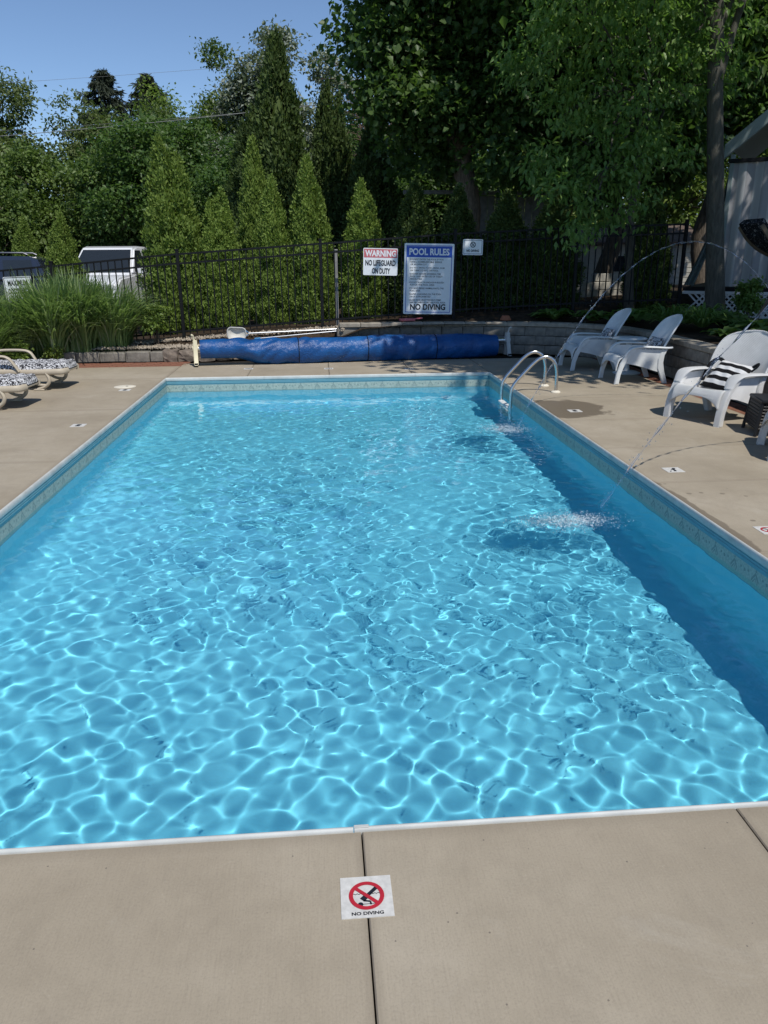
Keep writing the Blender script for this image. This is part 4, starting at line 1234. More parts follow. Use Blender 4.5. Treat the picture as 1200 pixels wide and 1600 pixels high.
# ---- arborvitae (conical) -------------------------------------------------
def arb_mesh(seed, n=5200, twin=False):
    """unit height 1, radius about .2; scaled per tree"""
    rng = np.random.default_rng(seed)
    spires = [(0.0, 0.0, 1.0, 1.0)]
    if twin: spires = [(-0.035, 0, 1.0, .9), (0.055, 0.01, .93, .85)]
    parts = []
    for sx, sy, sh, sr in spires:
        npl = 380 // len(spires)
        tp = rng.random(npl * 3); keep = rng.random(npl * 3) < np.clip((1 - tp) ** .75 + .08, 0, 1); tp = tp[keep][:npl]; npl = len(tp)
        thp = rng.uniform(0, 6.283, npl); bul = rng.uniform(.74, 1.16, npl)
        m = n // len(spires); pi = rng.integers(0, npl, m)
        zz = rng.normal(0, 1, m); aa = rng.normal(0, 1, m)
        t = np.clip(tp[pi] + zz * .030, 0, 1); th = thp[pi] + aa * .17
        prof = np.interp(t, [0, .04, .15, .35, .6, .8, .93, 1], [.70, .88, 1, .96, .76, .47, .21, .03])
        dome = 1 - .10 * np.minimum(zz ** 2 + aa ** 2, 4)
        r = .205 * sr * prof * bul[pi] * dome * rng.uniform(.86, 1.03, m)
        C = np.stack([sx + r * np.cos(th), sy + r * np.sin(th), t * sh], 1)
        per = 6
        out = np.stack([np.cos(th), np.sin(th), np.zeros(m)], 1)
        P = np.repeat(C, per, 0) + rng.normal(size=(m * per, 3)) * np.array([.010, .010, .014])
        D = np.repeat(out, per, 0) * .55 + np.array([0, 0, .75]) + rng.normal(size=(m * per, 3)) * .42
        tang = np.stack([-np.sin(th), np.cos(th), np.zeros(m)], 1)
        Nn = np.repeat(tang, per, 0) * .3 + np.repeat(out, per, 0) * 1.0 + np.array([0, 0, .35]) + rng.normal(size=(m * per, 3)) * .45
        s = rng.uniform(.6, 1.3, m * per)
        parts.append(leaves(P, D, Nn, .021 * s, .0115 * s, .1))
    core = MB()
    for sx, sy, sh, sr in spires:
        core.lathe([(.07 * sr, .02), (.10 * sr, .12), (.085 * sr, .35), (.055 * sr, .6), (.022 * sr, .82), (.003, .9)], 12, (sx, sy, 0))
    V_, T_ = cat(parts)
    cv = np.array(core.v); ct = []
    for f_ in core.f:
        for k in range(1, len(f_) - 1): ct.append((f_[0], f_[k], f_[k + 1]))
    V_, T_ = cat([(V_, T_), (cv, np.array(ct))])
    return np_mesh('crown', V_, T_)
trunk_me = MB().tube([(0, 0, -.03), (0, 0, .5)], [.016, .006], 8).mesh('trunk'); trunk_me.materials.append(M['bark'])
arbs = {}
for key, sd, tw, mt, n in (('a', 1, True, 'arb', 8600), ('b', 2, False, 'arb', 8600), ('c', 3, False, 'arb', 8000), ('d', 4, False, 'arbdarkshade', 9000), ('e', 5, True, 'arbdarkshade', 9000)):
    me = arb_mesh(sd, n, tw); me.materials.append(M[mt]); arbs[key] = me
def arb(label, x, y, ztop, half_w, key, rz=0.0, group='arborvitae hedge behind the fence'):
    z0 = gz(x, y) - .02; H_ = ztop - z0
    t = thing('arborvitae_tree', label, 'tree', (x, y, z0), rz, group)
    s = half_w / .205
    t.scale = (s, s, H_)
    link(bpy.data.objects.new('crown', arbs[key]), t); link(bpy.data.objects.new('trunk', trunk_me), t)
    return t
arb('tall twin-tipped sunlit arborvitae just right of the white pickup', -2.99, 17.3, 4.02, .66, 'a')
arb('sunlit arborvitae, second to the right of the white pickup', -2.03, 17.2, 3.08, .48, 'a', R(180))
arb('slim arborvitae tip rising behind the sunlit hedge row', -1.42, 19.6, 4.3, .52, 'b')
arb('sunlit arborvitae below the tallest dark conifer', -0.92, 17.2, 3.3, .47, 'c', R(40))
arb('sunlit arborvitae left of the white post behind the fence', -0.16, 17.2, 3.66, .52, 'b', R(100))
arb('half shaded arborvitae behind the warning sign', 0.98, 17.3, 3.25, .53, 'c', R(200))
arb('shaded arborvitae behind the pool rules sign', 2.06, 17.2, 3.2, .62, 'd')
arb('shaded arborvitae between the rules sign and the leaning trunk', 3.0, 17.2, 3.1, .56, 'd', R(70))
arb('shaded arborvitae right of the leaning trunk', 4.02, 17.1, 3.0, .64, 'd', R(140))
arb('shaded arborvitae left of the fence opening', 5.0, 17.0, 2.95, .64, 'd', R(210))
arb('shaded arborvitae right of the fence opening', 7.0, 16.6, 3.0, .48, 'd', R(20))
arb('short arborvitae between the dark car and the pickup', -5.75, 18.9, 2.72, .48, 'c', R(60))
arb('short arborvitae tip behind the roof of the pickup', -5.2, 27.6, 3.35, .62, 'b', R(10))
arb('arborvitae at the left picture edge behind the dark car', -9.2, 26.5, 2.95, .6, 'c', R(90))
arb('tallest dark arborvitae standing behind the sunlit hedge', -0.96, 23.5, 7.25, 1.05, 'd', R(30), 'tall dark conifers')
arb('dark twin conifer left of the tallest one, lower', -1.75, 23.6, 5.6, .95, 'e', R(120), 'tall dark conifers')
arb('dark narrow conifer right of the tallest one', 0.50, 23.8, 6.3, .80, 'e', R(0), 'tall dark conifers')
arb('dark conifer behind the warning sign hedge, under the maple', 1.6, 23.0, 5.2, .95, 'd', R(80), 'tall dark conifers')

# ---- spruces ---------------------------------------------------------------
def spruce(label, x, y, ztop, hw, seed):
    rng = np.random.default_rng(seed)
    t = thing('spruce_tree', label, 'tree', (x, y, 0), 0, 'spruces on the skyline')
    MB().tube([(0, 0, -.2), (0, 0, ztop * .97)], [.2, .02], 10).build('trunk', M['bark'], t)
    parts = []
    for k in range(120):
        z = ztop * (1 - (k / 120) ** 1.0 * .75); a = rng.uniform(0, 6.283); L_ = hw * (0.10 + 1.0 * ((1 - z / ztop) / .22) ** .8) * rng.uniform(.65, 1.1); L_ = min(L_, hw * 1.25)
        d = np.array([math.cos(a), math.sin(a), 0]); n = 130
        s = rng.random(n) ** .7
        P = d * (s * L_)[:, None] + np.array([0, 0, 1.0]) * (z - .30 * L_ * s ** 1.4 + .10 * L_ * s ** 4)[:, None] + rng.normal(size=(n, 3)) * np.array([.09, .09, .06])
        D = d * .6 + np.array([0, 0, -.8]) + rng.normal(size=(n, 3)) * .5
        parts.append(leaves(P, D, rng.normal(size=(n, 3)), rng.uniform(.18, .38, n), rng.uniform(.05, .09, n)))
    V_, T_ = cat(parts); mobj('crown', np_mesh('crown', V_, T_), M['spruce'], t)
spruce('dark spruce tip on the skyline, left of two', -10.6, 45, 10.75, 1.9, 21)
spruce('dark spruce tip on the skyline, right of two', -8.4, 45, 10.6, 1.7, 22)

# ---- broadleaved background ---------------------------------------------
def rblobs(rng, n, cx, cy, cz, sx, sy, sz, r0, r1):
    out = []
    for _ in range(n):
        d = nrm(rng.normal(size=3)) * rng.random() ** .4
        r = rng.uniform(r0, r1); out.append((cx + d[0] * sx, cy + d[1] * sy, cz + d[2] * sz, r, r, r * .75))
    return out
def bgtree(label, x, y, ztop, hw, mat, seed, n=500, leaf=.13, z0=None, group='trees behind the parking lot', name='broadleaf_tree', per=48, zlow=0.05, gap=.62):
    rng = np.random.default_rng(seed)
    zc = ztop * (1 + zlow) / 2; hz = ztop * (1 - zlow) / 2
    b = rblobs(rng, 16, 0, 0, zc, hw * .80, hw * .7, hz * .80, hw * .30, hw * .50)
    b += [(rng.uniform(-.2, .2) * hw, 0, ztop - hw * .3, hw * .3, hw * .3, hw * .3)]
    return tree(name, label, (x, y, 0), ztop * .7, .11 + ztop * .012, b, n, per, .27, leaf * 1.25, leaf * .72, mat, M['bark'], seed, group=group, limbs=9, shell=gap, core=.0)
bgtree('thin-topped olive tree at the left picture edge', -13.4, 36, 9.3, 2.3, M['treec'], 101, 620)
bgtree('wide olive tree filling the left background, right of the thin-topped one', -9.6, 35, 8.0, 2.9, M['treec'], 102, 460)
bgtree('low bright green tree above the dark car at the left edge', -11.6, 29.5, 5.2, 2.0, M['treea'], 103, 420)
bgtree('rounded green tree above the white pickup', -7.6, 30, 5.2, 2.2, M['treea'], 104, 480)
bgtree('bright yellow-green tree below the right spruce tip', -6.6, 38, 8.8, 2.4, M['treeb'], 105, 420)
bgtree('dark green tree behind the twin-tipped arborvitae', -4.3, 31, 6.6, 1.9, M['maple'], 106, 460)  # darker leaves put the shadow behind the hedge into the colour
bgtree('tall airy green tree standing highest left of the silver poplar', -4.3, 40, 11.0, 1.55, M['treea'], 107, 420, gap=.4)
bgtree('silver-leaved poplar with pale flickering foliage behind the tallest conifer', -1.9, 38, 11.0, 2.6, M['poplar'], 108, 820, leaf=.15)
bgtree('second silver-leaved poplar, right of the tallest conifer', 1.0, 39, 10.4, 2.1, M['poplar'], 109, 600, leaf=.15)
bgtree('dull green tree behind the dark narrow conifer', 1.9, 33, 7.2, 1.9, M['maple'], 110, 420)  # shadow painted in through the dark leaf material
bgtree('shaded tree low behind the white board fence', 4.4, 29, 6.6, 2.4, M['treea'], 111, 420)
bgtree('sunlit tree seen between the right trunk and the maple', 12.6, 29, 8.2, 3.0, M['treeb'], 112, 520)
bgtree('sunlit tree above the gazebo roof', 16.6, 27, 9.0, 3.0, M['treeb'], 113, 480)
bgtree('green tree behind the low left background trees', -17.6, 33, 7.8, 2.8, M['treec'], 114, 380)
bgtree('green tree behind the fence opening at right', 9.0, 33, 8.0, 2.6, M['treea'], 115, 420)
def fill(src, x, y, rz, sc, label):
    o = next(q for q in bpy.data.objects if q.get('label') == src)
    clone(o, (x, y, 0), R(rz), label, 'trees behind the parking lot', sc)
fill('wide olive tree filling the left background, right of the thin-topped one', -13.2, 33.5, 130, (1.15, 1.15, 1.05), 'full olive tree behind the dark car, below the thin-topped tree')
fill('wide olive tree filling the left background, right of the thin-topped one', -6.2, 34.5, 250, (.9, .9, .93), 'olive tree between the pickup and the twin-tipped arborvitae')
fill('bright yellow-green tree below the right spruce tip', -4.2, 39.5, 80, (1, 1, .98), 'bright green tree left of the silver poplar, under the airy tree')
fill('rounded green tree above the white pickup', -10.4, 31.0, 200, (1.1, 1.1, 1.05), 'rounded green tree between the dark car and the pickup')
fill('low bright green tree above the dark car at the left edge', -14.6, 29.0, 60, (1.1, 1.1, 1.05), 'green tree at the left picture edge above the dark car')
fill('dark green tree behind the twin-tipped arborvitae', -5.6, 29.0, 20, (1.05, 1.05, .95), 'dark tree in the gap left of the twin-tipped arborvitae')  # copy of the tree with shadow held in its leaf colour
fill('dark green tree behind the twin-tipped arborvitae', -2.4, 28.5, 90, (1, 1, .85), 'dark tree in the gap between the sunlit hedge and the tallest conifer')  # same dark-toned crown, its shadow is in the leaf colour
fill('dark green tree behind the twin-tipped arborvitae', 3.4, 27.0, 200, (1.2, 1.2, .9), 'dark tree behind the leaning maple trunk')
fill('sunlit tree seen between the right trunk and the maple', 8.6, 30.0, 140, (1, 1, .9), 'sunlit tree glowing behind the box elder')
fill('second silver-leaved poplar, right of the tallest conifer', -3.4, 37.0, 170, (.8, .8, .86), 'low silver-leaved poplar between the airy tree and the tallest conifer')
# a mass of woods farther off that closes the view
rng = np.random.default_rng(77)
wb = [(x, 62 + rng.uniform(-4, 8), rng.uniform(2.0, 3.8), 4.2, 3, rng.uniform(2.5, 4.5)) for x in np.arange(-44, 52, 3.6)]
V_, T_ = clump_leaves(rng, wb, 1500, 26, .75, .5, .3, .2, .7)
tag(mobj('distant_woods', np_mesh('distant_woods', V_, T_), M['treec']), 'mass of distant woods behind everything', 'woods', kind='stuff')

# bare twiggy top
t = thing('bare_shrub_tree', 'leafless brown twiggy tree between the poplars and the maple', 'tree', (2.6, 30, 0))
rng = np.random.default_rng(31); m = MB()
m.tube(limb_path((0, 0, 0), (-.2, 0, 5.2), rng, .1, 6), .08, 8)
mt = MB()
for k in range(46):
    a = Vector((rng.normal() * .25 - .1, rng.normal() * .3, rng.uniform(3.8, 6.3))); e = a + Vector((rng.normal() * .95 - .2, rng.normal() * .6, rng.uniform(.6, 2.5)))
    p = limb_path(a, e, rng, .25, 5); mt.tube(p, list(np.linspace(.028, .008, len(p))), 5)
    for j in range(7):
        s = p[int(rng.integers(4, len(p)))]; q = s + Vector((rng.normal() * .45, rng.normal() * .3, rng.normal() * .35 + .1)); mt.tube([s, s.lerp(q, .5) + Vector((0, 0, .05)), q], [.010, .008, .005], 4)
m.build('trunk', M['drytwig'], t); mt.build('twigs', M['drytwig'], t)

# ---- big maple behind the fence ----------------------------------------
rng = np.random.default_rng(41)
mblob = []
for (px, pz, r) in [(-1.6, 6.3, 1.2), (-.6, 6.9, 1.3), (.5, 6.6, 1.2), (-1.1, 5.2, 1.0), (0, 5.4, 1.1), (1.2, 5.8, 1.2), (2.2, 6.4, 1.3), (-.5, 4.3, .85), (.6, 4.3, .9), (1.5, 4.6, 1.0), (2.6, 5.0, 1.1), (3.2, 6.0, 1.2),
                   (-1.3, 4.2, .75), (-2.2, 4.4, .7), (-2.3, 5.6, .9), (-1.7, 3.6, .55), (-.8, 3.3, .5), (.2, 3.2, .55), (1.3, 3.2, .6), (2.2, 3.1, .6), (3.0, 3.5, .8), (4.0, 3.6, .8), (4.6, 4.2, .9), (3.9, 4.8, 1.0), (4.2, 6.2, 1.2), (-2.0, 7.3, 1.1), (0.4, 7.6, 1.2)]:
    mblob.append((px, rng.uniform(-1.6, .6), pz, r, r * 1.1, r * .7))
tree('maple_tree', 'big dark maple spreading over the hedge, tan leaning trunk', (3.95, 20.0, gz(3.95, 20)), 5.6, .30, mblob, 1800, 34, .30, .16, .14, M['maple'], M['barktan'], 41, group=None, lean=(-.75, .1), droop=.45, limbs=14, shell=.5)
# ---- right hand tree whose trunk shows and whose high crown shades the bed --
rng = np.random.default_rng(43)
hb = []
for (x, y, z, r) in [(-3.2, -3.6, 7.6, 1.5), (-1.6, -5.2, 8.0, 1.7), (-3.5, -1.3, 7.6, 1.2), (.9, -4.8, 8.3, 1.8), (1.4, -1.8, 8.2, 1.9), (-1.4, .4, 7.2, 1.6), (-3.4, .6, 6.9, 1.4), (.8, .8, 8.0, 1.9), (2.6, -3.2, 8.0, 1.8), (2.6, .6, 7.8, 1.7),
                     (-.6, 2.0, 7.6, 1.7), (-2.6, 2.4, 6.9, 1.4), (1.6, 2.6, 7.8, 1.7), (1.6, -.6, 10.4, 2.0), (-2.2, 1.4, 9.6, 1.8), (.6, -6.4, 7.6, 1.5), (-1.2, -6.6, 7.4, 1.3)]:
    hb.append((x, y, z, r, r, r * .75))
tr_ = tree('shade_tree', 'tall grey trunk at right in front of the striped gazebo', (7.78, 14.9, .5), 8.2, .165, hb, 230, 30, .42, .24, .16, M['elder'], M['barkgrey'], 43, lean=(-1.25, -.25), limbs=12, twob=.03)
# box elder: low drooping leafy boughs in front of the fence line
rng = np.random.default_rng(47)
eb = []
for (px, py, pz, r) in [(4.45, 14.6, 2.9, .42), (4.9, 14.4, 2.55, .45), (4.6, 14.3, 2.2, .28), (5.3, 14.6, 3.2, .5), (4.9, 14.9, 3.7, .5), (5.6, 14.7, 4.1, .6), (5.1, 15.0, 4.6, .6), (5.8, 14.8, 4.9, .6), (4.6, 15.2, 4.3, .5), (6.3, 14.9, 4.4, .55), (5.9, 14.6, 3.4, .5), (6.3, 14.8, 3.6, .45),
                        (5.5, 14.5, 2.5, .38), (6.0, 14.6, 2.75, .4), (4.2, 15.0, 3.4, .4), (5.0, 14.9, 5.4, .7), (6.2, 14.9, 5.5, .7), (7.0, 15.2, 5.0, .7), (4.0, 15.4, 5.2, .6), (7.2, 15.3, 5.9, .8), (4.4, 14.4, 5.9, .8), (5.4, 14.0, 6.2, .9)]:
    eb.append((px - 6.4, py - 15.9, pz - .7, r, r, r * .8))
tree('box_elder_tree', 'box elder with lighter drooping boughs between fence and camera', (6.4, 15.9, .7), 5.0, .085, eb, 420, 26, .15, .14, .062, M['elder'], M['barkgrey'], 47, droop=.75, limbs=16, shell=.3, lean=(-.2, -.4))
# second trunk further back at right
bgtree('dark trunked tree behind the gazebo roof', 10.6, 21.5, 8.6, 2.2, M['maple'], 121, 420, leaf=.2, group=None, zlow=.45)
bgtree('dark tree between the maple and the right trunk', 7.2, 19.5, 8.8, 2.3, M['maple'], 122, 620, leaf=.18, group=None, zlow=.30)
# off-frame neighbour that throws the dappled shade on the chairs
rng = np.random.default_rng(53)
ob = [(x, y, z, r, r, r * .75) for (x, y, z, r) in [(-2.2, -.2, 7.0, 1.3), (-3.2, -.5, 7.1, 1.1), (-4.1, .1, 7.2, 1.1), (-3.3, .8, 7.4, 1.3), (-4.6, 1.3, 7.3, 1.0), (-3.4, 2.2, 7.4, 1.3), (-4.8, 2.6, 7.6, 1.0), (-1.0, .8, 7.6, 1.6), (.4, -.8, 7.8, 1.8), (-.6, -1.8, 7.2, 1.4), (1.4, 1.0, 7.8, 1.8), (-2.4, 1.4, 6.8, 1.3), (.2, 0, 9.6, 2.1), (-.8, 2.6, 7.2, 1.5)]]
tree('garden_tree', 'tall tree beyond the right edge shading the chairs', (9.2, 8.6, .55), 7.4, .2, ob, 430, 30, .36, .24, .16, M['elder'], M['barkgrey'], 53)

# ---- ornamental grass ----------------------------------------------------
def grass_mesh(seed, n, h, spread, lean):
    rng = np.random.default_rng(seed); k = 6
    a = rng.uniform(0, 6.283, n); rb = spread * .30 * np.sqrt(rng.random(n))
    bx_ = rb * np.cos(a + rng.normal(0, .5, n)); by_ = rb * np.sin(a + rng.normal(0, .5, n))
    H_ = h * rng.uniform(.55, 1.08, n); out = spread * rng.uniform(.25, 1.0, n) ** 1.2
    w = rng.uniform(.007, .017, n)
    t = np.linspace(0, 1, k)
    dx, dy = np.cos(a), np.sin(a)
    R_ = out[:, None] * t[None] ** 1.9
    fall = np.clip(out / spread, 0, 1)[:, None]
    Z = H_[:, None] * (t[None] - fall * .42 * t[None] ** 3.2)
    cx = bx_[:, None] + dx[:, None] * R_ ; cy = by_[:, None] + dy[:, None] * R_
    sx, sy = -dy[:, None], dx[:, None]
    ww = w[:, None] * np.interp(t, [0, .3, .8, 1], [.8, 1, .7, .05])[None]
    A = np.stack([cx - sx * ww, cy - sy * ww, Z], -1); B_ = np.stack([cx + sx * ww, cy + sy * ww, Z + .15 * ww], -1)
    V_ = np.stack([A, B_], 2).reshape(-1, 3)
    q = []
    for i in range(k - 1): q.append([2 * i, 2 * i + 1, 2 * i + 3, 2 * i + 2])
    F_ = (np.array(q)[None] + (np.arange(n) * 2 * k)[:, None, None]).reshape(-1, 4)
    return np_mesh('blades', V_, F_, True)
gm = [grass_mesh(60 + i, 1250, 1.55, 1.1, 0) for i in range(3)]
for me in gm: me.materials.append(M['grassblade'])
for i, (x, y, s, lab) in enumerate([(-3.85, 14.95, .95, 'arching ornamental grass clump nearest the stone edging'), (-4.4, 14.8, 1.06, 'arching ornamental grass clump, second from the stone edging'), (-4.8, 14.6, 1.05, 'tall ornamental grass clump right of the occupancy sign'),
                                  (-5.4, 14.35, .86, 'ornamental grass clump in front of the occupancy sign'), (-6.15, 14.5, 1.0, 'ornamental grass clump at the left picture edge behind the loungers'), (-5.6, 13.5, .68, 'low ornamental grass clump behind the farther lounger'), (-6.6, 13.2, .8, 'ornamental grass clump half outside the left edge')]):
    t = thing('ornamental_grass', lab, 'grass clump', (x, y, .12 if y > 14.6 else .08), i * 1.3, 'ornamental grasses by the fence')
    t.scale = (s, s, s); link(bpy.data.objects.new('blades', gm[i % 3]), t)
    MB().lathe([(.16, -.02), (.15, .08), (.06, .16)], 12).build('crown_base', M['drytwig'], t)
# ---- leafy plants ---------------------------------------------------------
def rosette(seed, n, L, Wd, h, strap=False):
    rng = np.random.default_rng(seed); parts = []
    k = 5 if not strap else 6
    Vs, Fs, o = [], [], 0
    for i in range(n):
        a = rng.uniform(0, 6.283); s = rng.uniform(.6, 1.15); el = rng.uniform(.35, 1.25)
        d = Vector((math.cos(a), math.sin(a), 0)); sd = Vector((-math.sin(a), math.cos(a), 0)); st = d * rng.uniform(0, .05)
        for j in range(k):
            t_ = j / (k - 1); r = L * s * t_
            p = st + d * r * math.cos(el) * (1 + .2 * t_) + Vector((0, 0, h * .25 + r * math.sin(el) * (1 - .75 * t_ ** 1.6)))
            w_ = Wd * s * (math.sin(math.pi * min(1, .12 + t_ * .88)) ** .8) * (1 if not strap else .9)
            Vs += [p - sd * w_ + Vector((0, 0, .25 * w_)), p, p + sd * w_ + Vector((0, 0, .25 * w_))]
        for j in range(k - 1):
            for q in (0, 1):
                b = o + j * 3 + q; Fs.append((b, b + 1, b + 4, b + 3))
        o += 3 * k
    return np_mesh('leaves', np.array([tuple(v) for v in Vs]), np.array(Fs), True)
hm = [rosette(71, 46, .34, .075, .18), rosette(72, 40, .30, .07, .16), rosette(73, 120, .55, .013, .25, True)]
for me in hm: me.materials.append(M['hosta'])
for i, (x, y, s, k, lab) in enumerate([(4.55, 15.0, .95, 0, 'hosta clump at the far bend of the block wall'), (5.15, 14.5, 1.05, 1, 'hosta clump left of the farthest chair back'), (5.65, 13.9, 1.1, 0, 'broad hosta directly behind the farthest chair'), (6.0, 14.6, 1.0, 1, 'hosta below the fence opening'),
                                     (5.95, 13.0, 1.05, 2, 'daylily clump between the two chair backs'), (6.3, 12.5, 1.1, 2, 'daylily clump behind the nearer oval-backed chair'), (6.5, 13.4, .95, 2, 'daylily clump left of the grey trunk'), (6.9, 12.9, .9, 1, 'hosta at the foot of the grey trunk'),
                                     (6.05, 11.3, .8, 1, 'low hosta on the wall top right of the nearer oval-backed chair'), (6.9, 11.9, .95, 0, 'leafy clump right of the grey trunk by the lattice'), (6.5, 10.9, .9, 1, 'leafy clump above the woven chair'), (7.3, 13.6, 1.0, 0, 'leafy clump in front of the lattice')]):
    t = thing('daylily_plant' if k == 2 else 'hosta_plant', lab, 'plant', (x, y, .55), i * 2.1, 'plants in the raised bed')
    t.scale = (s * 1.45, s * 1.45, s * 1.45); link(bpy.data.objects.new('leaves', hm[k]), t)
def shrub(name, label, x, y, z, hw, h, mat, seed, n=60, L=.09):
    rng = np.random.default_rng(seed)
    t = thing(name, label, 'shrub', (x, y, z)); m = MB()
    b = rblobs(rng, 7, 0, 0, h * .55, hw * .6, hw * .6, h * .4, hw * .3, hw * .5)
    for q in b: m.tube(limb_path((0, 0, -.02), q[:3], rng, .05, 4), .008, 5)
    m.build('stems', M['bark'], t)
    V_, T_ = clump_leaves(rng, b, n, 22, .06, L, L * .5, .2, .3); mobj('foliage', np_mesh('foliage', V_, T_), mat, t)
shrub('leafy_shrub', 'tall leafy shrub right of the grey trunk before the lattice', 7.95, 14.1, .55, .32, .95, M['hosta'], 81)
shrub('leafy_shrub', 'bright weedy shrub at the right end of the grass clumps', -3.05, 15.0, .2, .28, .85, M['treeb'], 82, 50)
shrub('leafy_shrub', 'low leafy plant at the foot of the left grass clumps', -5.2, 13.55, .1, .30, .35, M['treeb'], 83, 50, .07)
shrub('leafy_shrub', 'yellowish weed beside the end of the red pavers', -4.7, 14.15, .1, .14, .28, M['treeb'], 84, 24, .05)
# ================================================================== BEYOND THE FENCE
def paint(name, c):
    n = N(name); n.base(n.ramp(n.noise(3, 3, .5, n.obj()), [(.3, tuple(x * .92 for x in c)), (.7, c)])); n.fin(0.25, 0.5); n.b.inputs['Coat Weight'].default_value = 0.6; return n.m
M['whitepaint'] = paint('white_car_paint', (0.75, 0.76, 0.78)); M['navypaint'] = paint('dark_navy_car_paint', (0.018, 0.024, 0.045))
M['glass'] = simple('dark_car_glass', (0.02, 0.025, 0.03), 0.08, 0.6, var=.05)
M['chrome'] = simple('car_trim', (0.3, 0.3, 0.31), .25, .5, 1.0)
M['lamp'] = simple('clear_lamp_lens', (0.6, 0.62, 0.65), .15, .6)
M['redlamp'] = simple('red_lamp_lens', (0.35, 0.02, 0.02), .2, .5)
def car(name, label, catg, loc, rz, pick, mat, Wd=1.9):
    """x along the car (front +x), built from side outlines"""
    t = thing(name, label, catg, loc, rz)
    hw = Wd / 2
    if pick:
        lower = [(-2.8, .45), (-2.85, 1.15), (-2.75, 1.22), (-.75, 1.22), (1.15, 1.20), (2.35, 1.12), (2.62, .95), (2.66, .5), (2.2, .42)]
        cab = [(-.95, 1.20), (-.82, 1.88), (-.70, 1.96), (.25, 1.98), (.50, 1.93), (1.28, 1.19)]
        wx = (-1.8, 1.75); ws = [(.56, 1.86), (1.22, 1.24)]
    else:
        lower = [(-2.3, .42), (-2.36, .95), (-2.28, 1.08), (1.05, 1.05), (2.05, .95), (2.3, .75), (2.32, .45), (1.9, .36)]
        cab = [(-2.25, 1.05), (-2.05, 1.62), (-1.85, 1.70), (.05, 1.73), (.35, 1.68), (1.15, 1.04)]
        wx = (-1.4, 1.4); ws = [(.40, 1.62), (1.10, 1.08)]
    body = MB().prism(lower, -hw, hw, 'y', .05).build('body', mat, t, angle=30)
    m = MB().prism(cab, -hw + .06, hw - .06, 'y', .05)
    z0, z1 = cab[0][1], max(p[1] for p in cab)
    m.v = [(x, y * (1 - .16 * max(0, (z - z0) / (z1 - z0))), z) for x, y, z in m.v]
    cabo = m.build('cabin', mat, t, angle=30)
    def wy(z): return (hw - .06) * (1 - .16 * (z - z0) / (z1 - z0))
    (xa, za), (xb, zb) = ws
    off = Vector((.022, 0, .02))
    MB().add([Vector((xa, wy(za) - .09, za)) + off, Vector((xa, -wy(za) + .09, za)) + off, Vector((xb, -wy(zb) + .06, zb)) + off, Vector((xb, wy(zb) - .06, zb)) + off], [(0, 1, 2, 3)]).build('windshield', M['glass'], cabo, smooth=False, fix=False)
    wins = [(-.72, -.08), (.02, .55)] if pick else [(-1.95, -1.2), (-1.1, -.35), (-.27, .45)]
    for s in (-1, 1):
        for a, b in wins:
            zl, zh = z0 + .07, z1 - .12
            sh = .45 if b > .3 else .06
            MB().add([(a, s * (wy(zl) + .012), zl), (b + (sh if b > .3 else 0), s * (wy(zl) + .012), zl), (b, s * (wy(zh) + .012), zh), (a + .06, s * (wy(zh) + .012), zh)], [(0, 1, 2, 3)]).build('side_window', M['glass'], cabo, smooth=False, fix=False)
        mr = MB().box((1.02 if pick else .85, s * (hw + .13), 1.3 if pick else 1.12), (.10, .2, .2 if pick else .14), b=.03).build('mirror', mat, t)
        for x in wx:
            w_ = MB().tube([(x, s * (hw - .22), .36), (x, s * (hw + .005), .36)], .36, 24).build('wheel', M['rubber'], t)
            MB().tube([(x, s * (hw - .05), .36), (x, s * (hw + .015), .36)], .21, 18).build('rim', M['chrome'], w_)
        fx = lower[-3][0] if pick else lower[-3][0]
        MB().box((2.58 if pick else 2.2, s * (hw - .22), .88 if pick else .78), (.12, .36, .18), b=.03).build('headlight', M['lamp'], t)
        MB().box((-2.84 if pick else -2.33, s * (hw - .12), .98), (.06, .14, .28), b=.02).build('tail_light', M['redlamp'], t)
        if not pick: MB().tube([(-1.8, s * .62, 1.74), (-1.7, s * .62, 1.79), (-.1, s * .62, 1.80), (0, s * .62, 1.75)], .022, 8).build('roof_rail', M['chrome'], cabo)
    MB().box((2.66 if pick else 2.3, 0, .8 if pick else .68), (.05, Wd * .55, .26), b=.02).build('grille', M['rubber'], t)
    MB().box((2.66 if pick else 2.28, 0, .5), (.14, Wd * .98, .2), b=.04).build('bumper', M['chrome'] if pick else mat, t)
    return t
car('pickup_truck', 'white pickup truck facing the pool beyond the tall grass', 'truck', (-6.15, 25.2, .14), R(-97), True, M['whitepaint'], 1.98)
car('parked_car', 'dark navy car with roof rails at the left edge', 'car', (-9.5, 22.4, .14), R(188), False, M['navypaint'], 1.85)

# white post behind the fence and board fence farther back
M['greywood'] = simple('weathered_white_board', (0.24, 0.24, 0.235), .8, .2, var=.25, scale=6)
t = thing('white_post', 'white square post standing just behind the fence', 'post', (.36, 15.75, .4)); MB().box((0, 0, .75), (.055, .055, 1.5), b=.006).build('shaft', M['greywood'], t, smooth=False); MB().box((0, 0, 1.51), (.07, .07, .03), b=.01).build('cap', M['greywood'], t, smooth=False)
t = thing('board_fence', 'weathered white board fence behind the shaded hedge', 'fence', (2.3, 21.4, gz(3, 21)))
MB().box((.95, .0, 2.72), (1.95, .05, .10), b=.006).build('rail', M['greywood'], t, smooth=False)
MB().box((3.2, .03, 2.70), (2.5, .05, .10), b=.006).build('rail', M['greywood'], t, smooth=False)
bd = MB().box((0, 0, 1.25), (.19, .025, 2.5), b=.004).mesh('board', smooth=False); bd.materials.append(M['greywood'])
